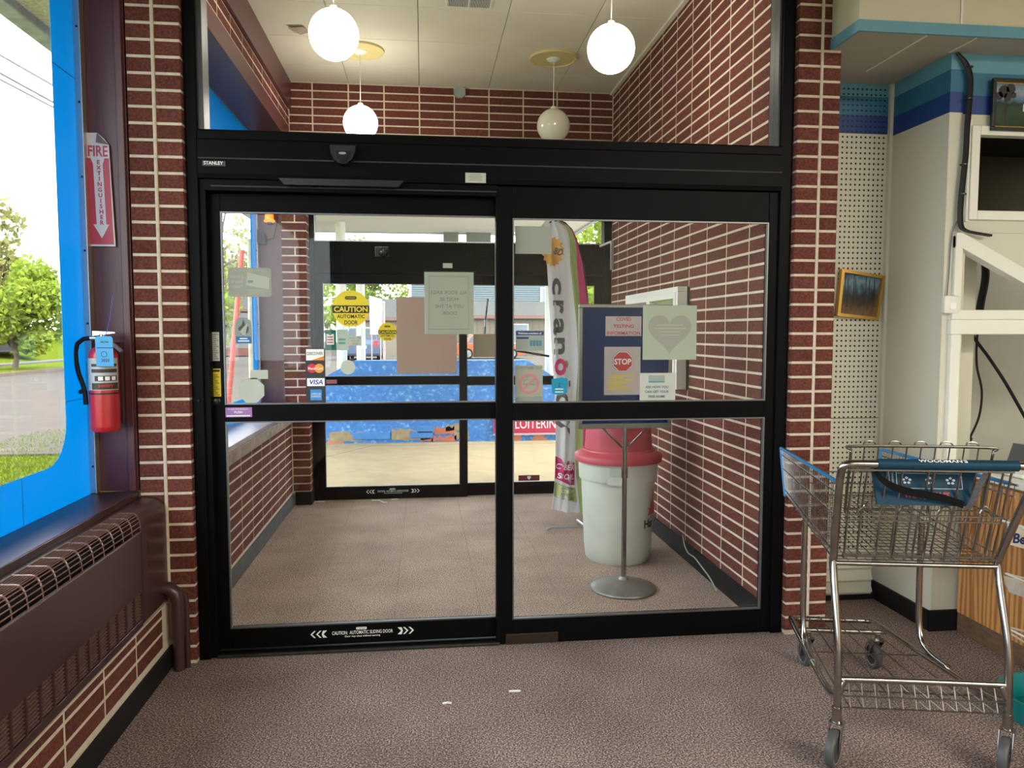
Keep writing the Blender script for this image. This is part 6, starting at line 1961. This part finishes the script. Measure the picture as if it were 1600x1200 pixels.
mb.tube([(-2.045, 9.3, -0.15), (-2.02, 9.3, 2.6)], 0.03, 12)
mb.build('shaft', M('pole_pale', (0.58, 0.52, 0.42), 0.8, var=0.3, vscale=12), pole, smooth=True)
gy = thing('guy_wire_guard', 'slanting red guard tube on a guy wire outside the vestibule window', 'guard', (-3.04, 12.0, -0.15))
mb = MB()
mb.tube([(-3.04, 12.0, -0.15), (-2.72, 12.0, 2.75)], 0.04, 10)
mb.build('tube', M('guard_red', (0.62, 0.12, 0.09), 0.5, var=0.15), gy, smooth=True)
for k, (z0, z1) in enumerate(((9.465, 9.603), (8.95, 9.059), (8.766, 8.892))):
    t = thing('power_line', ('upper', 'middle', 'lower')[k] + ' of three power lines crossing the sky', 'wire', (-12, 25, z0), group='power lines')
    sl = (z1 - z0) / 3.03
    mb = MB()
    mb.tube([(-12, 24 - 70, z0 - 70 * sl), (-12, 24 + 60, z0 + 60 * sl)], 0.042 if k != 1 else 0.052, 6)
    mb.build('line', M('line_grey', (0.20, 0.20, 0.24), 0.7, var=0.1), t)

# ---- trees
LEAF = {}
def leafmat(k, c):
    if k not in LEAF:
        LEAF[k] = M('leaf_' + k, c, 0.75, spec=0.1, var=0.5, vscale=0.9, transl=0.35, detail=3)
    return LEAF[k]
BARK = M('bark', (0.16, 0.12, 0.09), 0.9, var=0.4, vscale=12)
def tree(label, x, y, z0, h, rx, kind, n, leaf=0.16, trunk_h=0.35, seed=1, grp='trees outside', name='leafy_tree'):
    r = random.Random(seed)
    t = thing(name, label, 'tree', (x, y, z0), group=grp)
    tr = MB()
    th_ = h * trunk_h
    tr.tube([(x, y, z0), (x + 0.02 * h, y, z0 + th_ * 0.6), (x, y, z0 + h * 0.62)], 0.028 * h, 8, r1=0.010 * h)
    clumps = []
    for i in range(16):
        a = r.uniform(0, 2 * PI); u = r.uniform(0.05, 1) ** 0.5; zz = r.uniform(0, 1)
        prof_ = math.sin(PI * (0.15 + 0.80 * zz)) ** 0.7
        c = (x + rx * 0.75 * u * prof_ * math.cos(a), y + rx * 0.75 * u * prof_ * math.sin(a), z0 + th_ * 0.75 + (h - th_ * 0.75) * (0.08 + 0.84 * zz))
        clumps.append((c, rx * r.uniform(0.30, 0.48)))
        tr.tube([(x, y, z0 + th_ * r.uniform(0.7, 1.3)), ((x + c[0]) / 2, (y + c[1]) / 2, (z0 + th_ + c[2]) / 2 + 0.1), c], 0.008 * h, 5, r1=0.002 * h)
    tr.build('trunk', BARK, t, smooth=True)
    mb = MB()
    for i in range(n):
        c, cr = clumps[i % 16]
        d = Vector((r.gauss(0, 1), r.gauss(0, 1), r.gauss(0, 0.8))).normalized() * cr * r.uniform(0.4, 1.0) ** 0.5
        p = Vector(c) + d
        ax = Vector((r.gauss(0, 1), r.gauss(0, 1), r.gauss(0, 1))).normalized()
        bx = ax.cross(Vector((r.gauss(0, 1), r.gauss(0, 1), r.gauss(0, 1)))).normalized()
        s_ = leaf * r.uniform(0.6, 1.3)
        mb.add([p - ax * s_, p + bx * s_ * 0.55, p + ax * s_, p - bx * s_ * 0.55], [(0, 1, 2, 3)])
    cr_ = mb.build('crown', kind, t, fix=False)
    return t
YG = leafmat('spring', (0.30, 0.39, 0.05))
MG = leafmat('mid', (0.21, 0.30, 0.06))
PG = leafmat('pale', (0.34, 0.35, 0.14))
OG = leafmat('olive', (0.30, 0.30, 0.10))
tree('bright green bushy tree standing alone on the verge across the street', -17.3, 34.5, -0.04, 5.1, 2.1, YG, 9000, 0.14, 0.16, 2)
for i, (x, y, h, rx, k, lab) in enumerate(((-24.5, 44, 8.0, 4.2, OG, 'tall olive tree behind the bright bushy tree'), (-30, 52, 9.5, 4.5, OG, 'olive tree farthest up the bank across the street'), (-20.0, 53, 7.0, 3.2, PG, 'pale tree showing past the window border'), (-27, 38, 8.0, 3.2, YG, 'yellow-green tree at the left end of the bank'))):
    tree(lab, x, y, 0.9 if x < -22 else 0.2, h, rx, k, 6500, 0.24, 0.25, 10 + i)
tree('thin pale tree with open branches outside the vestibule window', -8.1, 31, -0.15, 8.4, 2.4, PG, 1500, 0.12, 0.45, 30)
tree('yellow-green tree low behind the thin pale tree', -10.6, 40, -0.15, 5.4, 2.0, YG, 1600, 0.16, 0.3, 31)
for i, (x, y, h, rx, k, lab) in enumerate(((-9.4, 61, 8.5, 2.9, YG, 'first tree of the yellow-green row beyond the forecourt'), (-4.6, 69.5, 9.0, 3.2, MG, 'second tree of the row beyond the forecourt, behind the columns'),
                                       (0.6, 80, 9.5, 3.6, YG, 'third tree of the row, above the small pavilion roof'), (-7.5, 87, 12.0, 4.0, MG, 'taller tree standing behind the row beyond the forecourt'),
                                       (-19, 84, 9.5, 4.0, MG, 'dark tree at the near end of the row beyond the forecourt'))):
    tree(lab, x, y, -0.12, h, rx, k, 3000, 0.22, 0.2, 40 + i, 'trees beyond the forecourt')
tree('green tree seen through the transom beside the canopy edge', 6.6, 24.5, -0.12, 6.6, 2.2, YG, 3600, 0.13, 0.3, 60)
tree('small green tree seen between banner and outer door frame', 8.8, 36, -0.12, 4.6, 1.8, YG, 1600, 0.14, 0.3, 61)

# ---- houses
def gable_house(name, label, x, y, w_, dp, hw, hr, wall, roof, rz, z0=-0.12, wins=(), group=None):
    t = thing(name, label, 'house', (x, y, z0), rz, local=True, group=group)
    box('walls', wall, -w_ / 2, w_ / 2, -dp / 2, dp / 2, 0, hw, t)
    mb = MB()
    e = 0.35
    mb.prism([(-dp / 2 - e, hw - 0.05), (0, hw + hr), (dp / 2 + e, hw - 0.05), (dp / 2 + e, hw + 0.1), (0, hw + hr + 0.16), (-dp / 2 - e, hw + 0.1)], lambda u, v, w: (w, u, v), -w_ / 2 - e, w_ / 2 + e)
    mb.build('roof', roof, t)
    mb = MB()
    mb.prism([(-dp / 2, hw), (0, hw + hr), (dp / 2, hw)], lambda u, v, w: (w, u, v), -w_ / 2, w_ / 2)
    mb.build('gable', wall, t)
    box('fascia', M('fascia_red', (0.16, 0.085, 0.075), 0.7, var=0.1), -w_ / 2 - e, w_ / 2 + e, -dp / 2 - e - 0.05, -dp / 2 - e, hw - 0.12, hw + 0.12, t)
    for (a, b, c, d) in wins:
        f = box('window_frame', WHITE, a - 0.06, b + 0.06, -dp / 2 - 0.05, -dp / 2, c - 0.06, d + 0.06, t)
        box('window_glass', M('far_glass', (0.16, 0.20, 0.22), 0.15, var=0.2), a, b, -dp / 2 - 0.06, -dp / 2 - 0.05, c, d, t)
    return t
TAN = M('tan_boards', (0.15, 0.128, 0.095), 0.8, var=0.12, vscale=3)
SHG = M('grey_shingles', (0.085, 0.085, 0.08), 0.9, spec=0.0, var=0.25, vscale=5)
SID = M('pale_blue_siding', (0.095, 0.125, 0.135), 0.7, var=0.05)
WSID = M('white_siding', (0.14, 0.14, 0.13), 0.7, var=0.05)
hb_ = gable_house('house', 'long tan building with a shallow shingled roof behind the orange car', 7.6, 58, 15.0, 8, 2.75, 1.1, TAN, SHG, 0.0001, wins=((-5.0, -4.3, 0.9, 2.0), (-1.5, -0.2, 0.9, 2.2), (2.0, 3.0, 0.9, 2.2)))
for i in range(34):
    x = -7.3 + i * 0.44
    box('wall_board', TAN, x, x + 0.06, -4.05, -4.0, 0, 2.75, hb_)
hu = thing('house', 'tall pale blue sided house rising above the shingled roof', 'house', (6.5, 66, -0.12), 0.0001)
box('walls', SID, -7.6, 8, -3, 3, 0, 8.2, hu)
for i in range(26):
    z = 3.2 + i * 0.18
    mb = MB()
    mb.prism([(-3.06, z), (-3.0, z), (-3.0, z + 0.18), (-3.02, z + 0.18)], lambda u, v, w: (w, u, v), -7.6, 8)
    mb.build('siding_board', SID, hu)
box('corner_board', WHITE, -7.66, -7.45, -3.1, 3.0, 0, 8.2, hu)
box('window_frame', WHITE, 3.2, 5.2, -3.12, -3.0, 4.0, 5.4, hu)
box('window_glass', M('far_glass', (0, 0, 0)), 3.35, 5.05, -3.14, -3.12, 4.1, 5.3, hu)
pvn = gable_house('pavilion', 'small open pavilion with a grey hipped roof beyond the forecourt', -2.35, 56, 3.4, 3.6, 2.6, 1.3, M('pavilion_tan', (0.2, 0.16, 0.125), 0.8, var=0.1), SHG, 0.0001)
hl = gable_house('house', 'white gabled house with a grey roof seen through the vestibule window', -17.4, 72, 8.0, 7, 3.6, 3.0, WSID, SHG, 0.5, wins=((1.2, 1.9, 1.9, 3.0), (2.3, 3.0, 1.9, 3.0)))
gl_ = gable_house('garage', 'low white garage with a red base seen through the vestibule window', -14.4, 57, 4.0, 4, 2.3, 0.6, WSID, SHG, 0.25)
box('base_band', M('base_red', (0.16, 0.06, 0.045), 0.8, var=0.2), -2.02, 2.02, -2.03, -2.0, 0, 0.55, gl_)

# ---- cars
def car(label, x, y, rz, z0, body, length=4.4, width=1.78, height=1.5, suv=False):
    t = thing('car', label, 'car', (x, y, z0), rz, local=True)
    Lh, W, H = length / 2, width / 2, height
    belt = H * 0.60
    low = [(-Lh, 0.42), (-Lh * 0.98, 0.30), (-Lh * 0.80, 0.24), (Lh * 0.80, 0.24), (Lh * 0.98, 0.32), (Lh, 0.50), (Lh * 0.97, belt * 0.86), (Lh * 0.55, belt), (-Lh * 0.95, belt * 1.02), (-Lh, belt * 0.8)]
    top = [(-Lh * (0.93 if suv else 0.78), belt * 1.0), (-Lh * (0.84 if suv else 0.52), H * 0.97), (-Lh * 0.3, H), (Lh * 0.08, H * 0.98), (Lh * 0.50, belt)]
    def loft(poly, w0, w1, k=0.0):
        mb = MB()
        n = len(poly)
        for sx in (-1, 1):
            for u, v in poly:
                ww = w0 + (w1 - w0) * max(0.0, (v - belt) / (H - belt)) if k else w0
                mb.v.append((u, sx * ww, v))
        mb.f += [list(range(n)), list(range(n, 2 * n))[::-1]] + [[i, (i + 1) % n, n + (i + 1) % n, n + i] for i in range(n)]
        mb.m += [0] * (n + 2)
        return mb
    loft(low, W, W).build('body', body, t)
    loft(top, W * 0.93, W * 0.76, 1).build('cabin', body, t)
    GL_ = M('car_glass', (0.04, 0.05, 0.06), 0.08, var=0.1)
    # side glass, windscreen and rear glass slightly proud of the cabin
    q = [(-Lh * (0.80 if suv else 0.62), belt + 0.05), (-Lh * (0.76 if suv else 0.48), H * 0.91), (-Lh * 0.28, H * 0.94), (Lh * 0.06, H * 0.92), (Lh * 0.40, belt + 0.05)]
    for sx in (-1, 1):
        mb = MB()
        vs = []
        for u, v in q:
            ww = W * 0.93 + (W * 0.76 - W * 0.93) * (v - belt) / (H - belt) + 0.012
            vs.append((u, sx * ww, v))
        mb.add(vs, [list(range(len(q)))])
        mb.build('side_glass', GL_, t, fix=False)
    for a, b in ((top[3], top[4]), (top[0], top[1])):
        mb = MB()
        vs = []
        for f, (u, v) in ((0.12, a), (0.9, b)):
            pass
        p = [lerp(a, b, 0.12), lerp(a, b, 0.9)]
        off = 0.015 * (1 if a[0] > 0 else -1)
        for (u, v), s2 in ((p[0], -1), (p[0], 1), (p[1], 1), (p[1], -1)):
            ww = W * 0.93 + (W * 0.76 - W * 0.93) * max(0, (v - belt)) / (H - belt) - 0.06
            vs.append((u + off, s2 * ww, v + 0.01))
        mb.add(vs, [(0, 1, 2, 3)])
        mb.build('screen_glass', GL_, t, fix=False)
    for wx in (-Lh * 0.60, Lh * 0.62):
        for sx in (-1, 1):
            mb = MB()
            mb.lathe([(0.20, -0.09), (0.32, -0.09), (0.335, -0.05), (0.335, 0.05), (0.32, 0.09), (0.20, 0.09)], (wx, sx * (W - 0.08), 0.335), 22, 'y')
            w1_ = mb.build('wheel', RUBBER, t, smooth=True)
            mb = MB()
            yy = sx * (W + 0.012)
            for k in range(5):
                a = 2 * PI * k / 5
                pr_ = [(0.03, -0.035), (0.20, -0.028), (0.20, 0.028), (0.03, 0.035)]
                mb.add([(wx + u * math.cos(a) - v * math.sin(a), yy, 0.335 + u * math.sin(a) + v * math.cos(a)) for u, v in pr_], [(0, 1, 2, 3)])
            mb.lathe([(0.0, 0.0), (0.06, 0.0)], (wx, yy + 0.002 * sx, 0.335), 12, 'y')
            mb.lathe([(0.185, 0.0), (0.215, 0.0)], (wx, yy, 0.335), 22, 'y')
            mb.build('wheel_rim', ALU, w1_, fix=False)
    for sx in (-1, 1):
        box('head_lamp', PURE, Lh * 0.965, Lh * 0.99, sx * W * 0.62 - 0.16, sx * W * 0.62 + 0.16, belt * 0.66, belt * 0.80, t)
        box('tail_lamp', RED, -Lh * 1.005, -Lh * 0.975, sx * W * 0.82 - 0.12, sx * W * 0.82 + 0.12, belt * 0.72, belt * 1.0, t)
    box('number_plate', PURE, -Lh * 1.006, -Lh * 0.98, -0.26, 0.26, belt * 0.62, belt * 0.74, t)
    box('number_plate', PURE, Lh * 0.985, Lh * 1.004, -0.26, 0.26, 0.38, 0.50, t)
    return t
ORC = M('orange_car_paint', (0.35, 0.07, 0.015), 0.3, var=0.04, coat=0.5)
car('bright orange car parked across the forecourt', 4.05, 47.5, 0.0001, -0.12, ORC, 4.5, 1.8, 1.55)
car('dark blue and white sport utility vehicle parked end-on beyond the forecourt', -3.55, 47.0, PI / 2, 0.0 - 0.12, M('suv_blue', (0.06, 0.09, 0.16), 0.35, var=0.3, vscale=1.2), 4.6, 1.95, 1.95, True)
car('black sport utility vehicle parked up the bank across the street', -21.55, 40.9, 1.2, 0.32, M('suv_black', (0.02, 0.022, 0.026), 0.3, var=0.05, coat=0.5), 4.7, 1.9, 1.75, True)
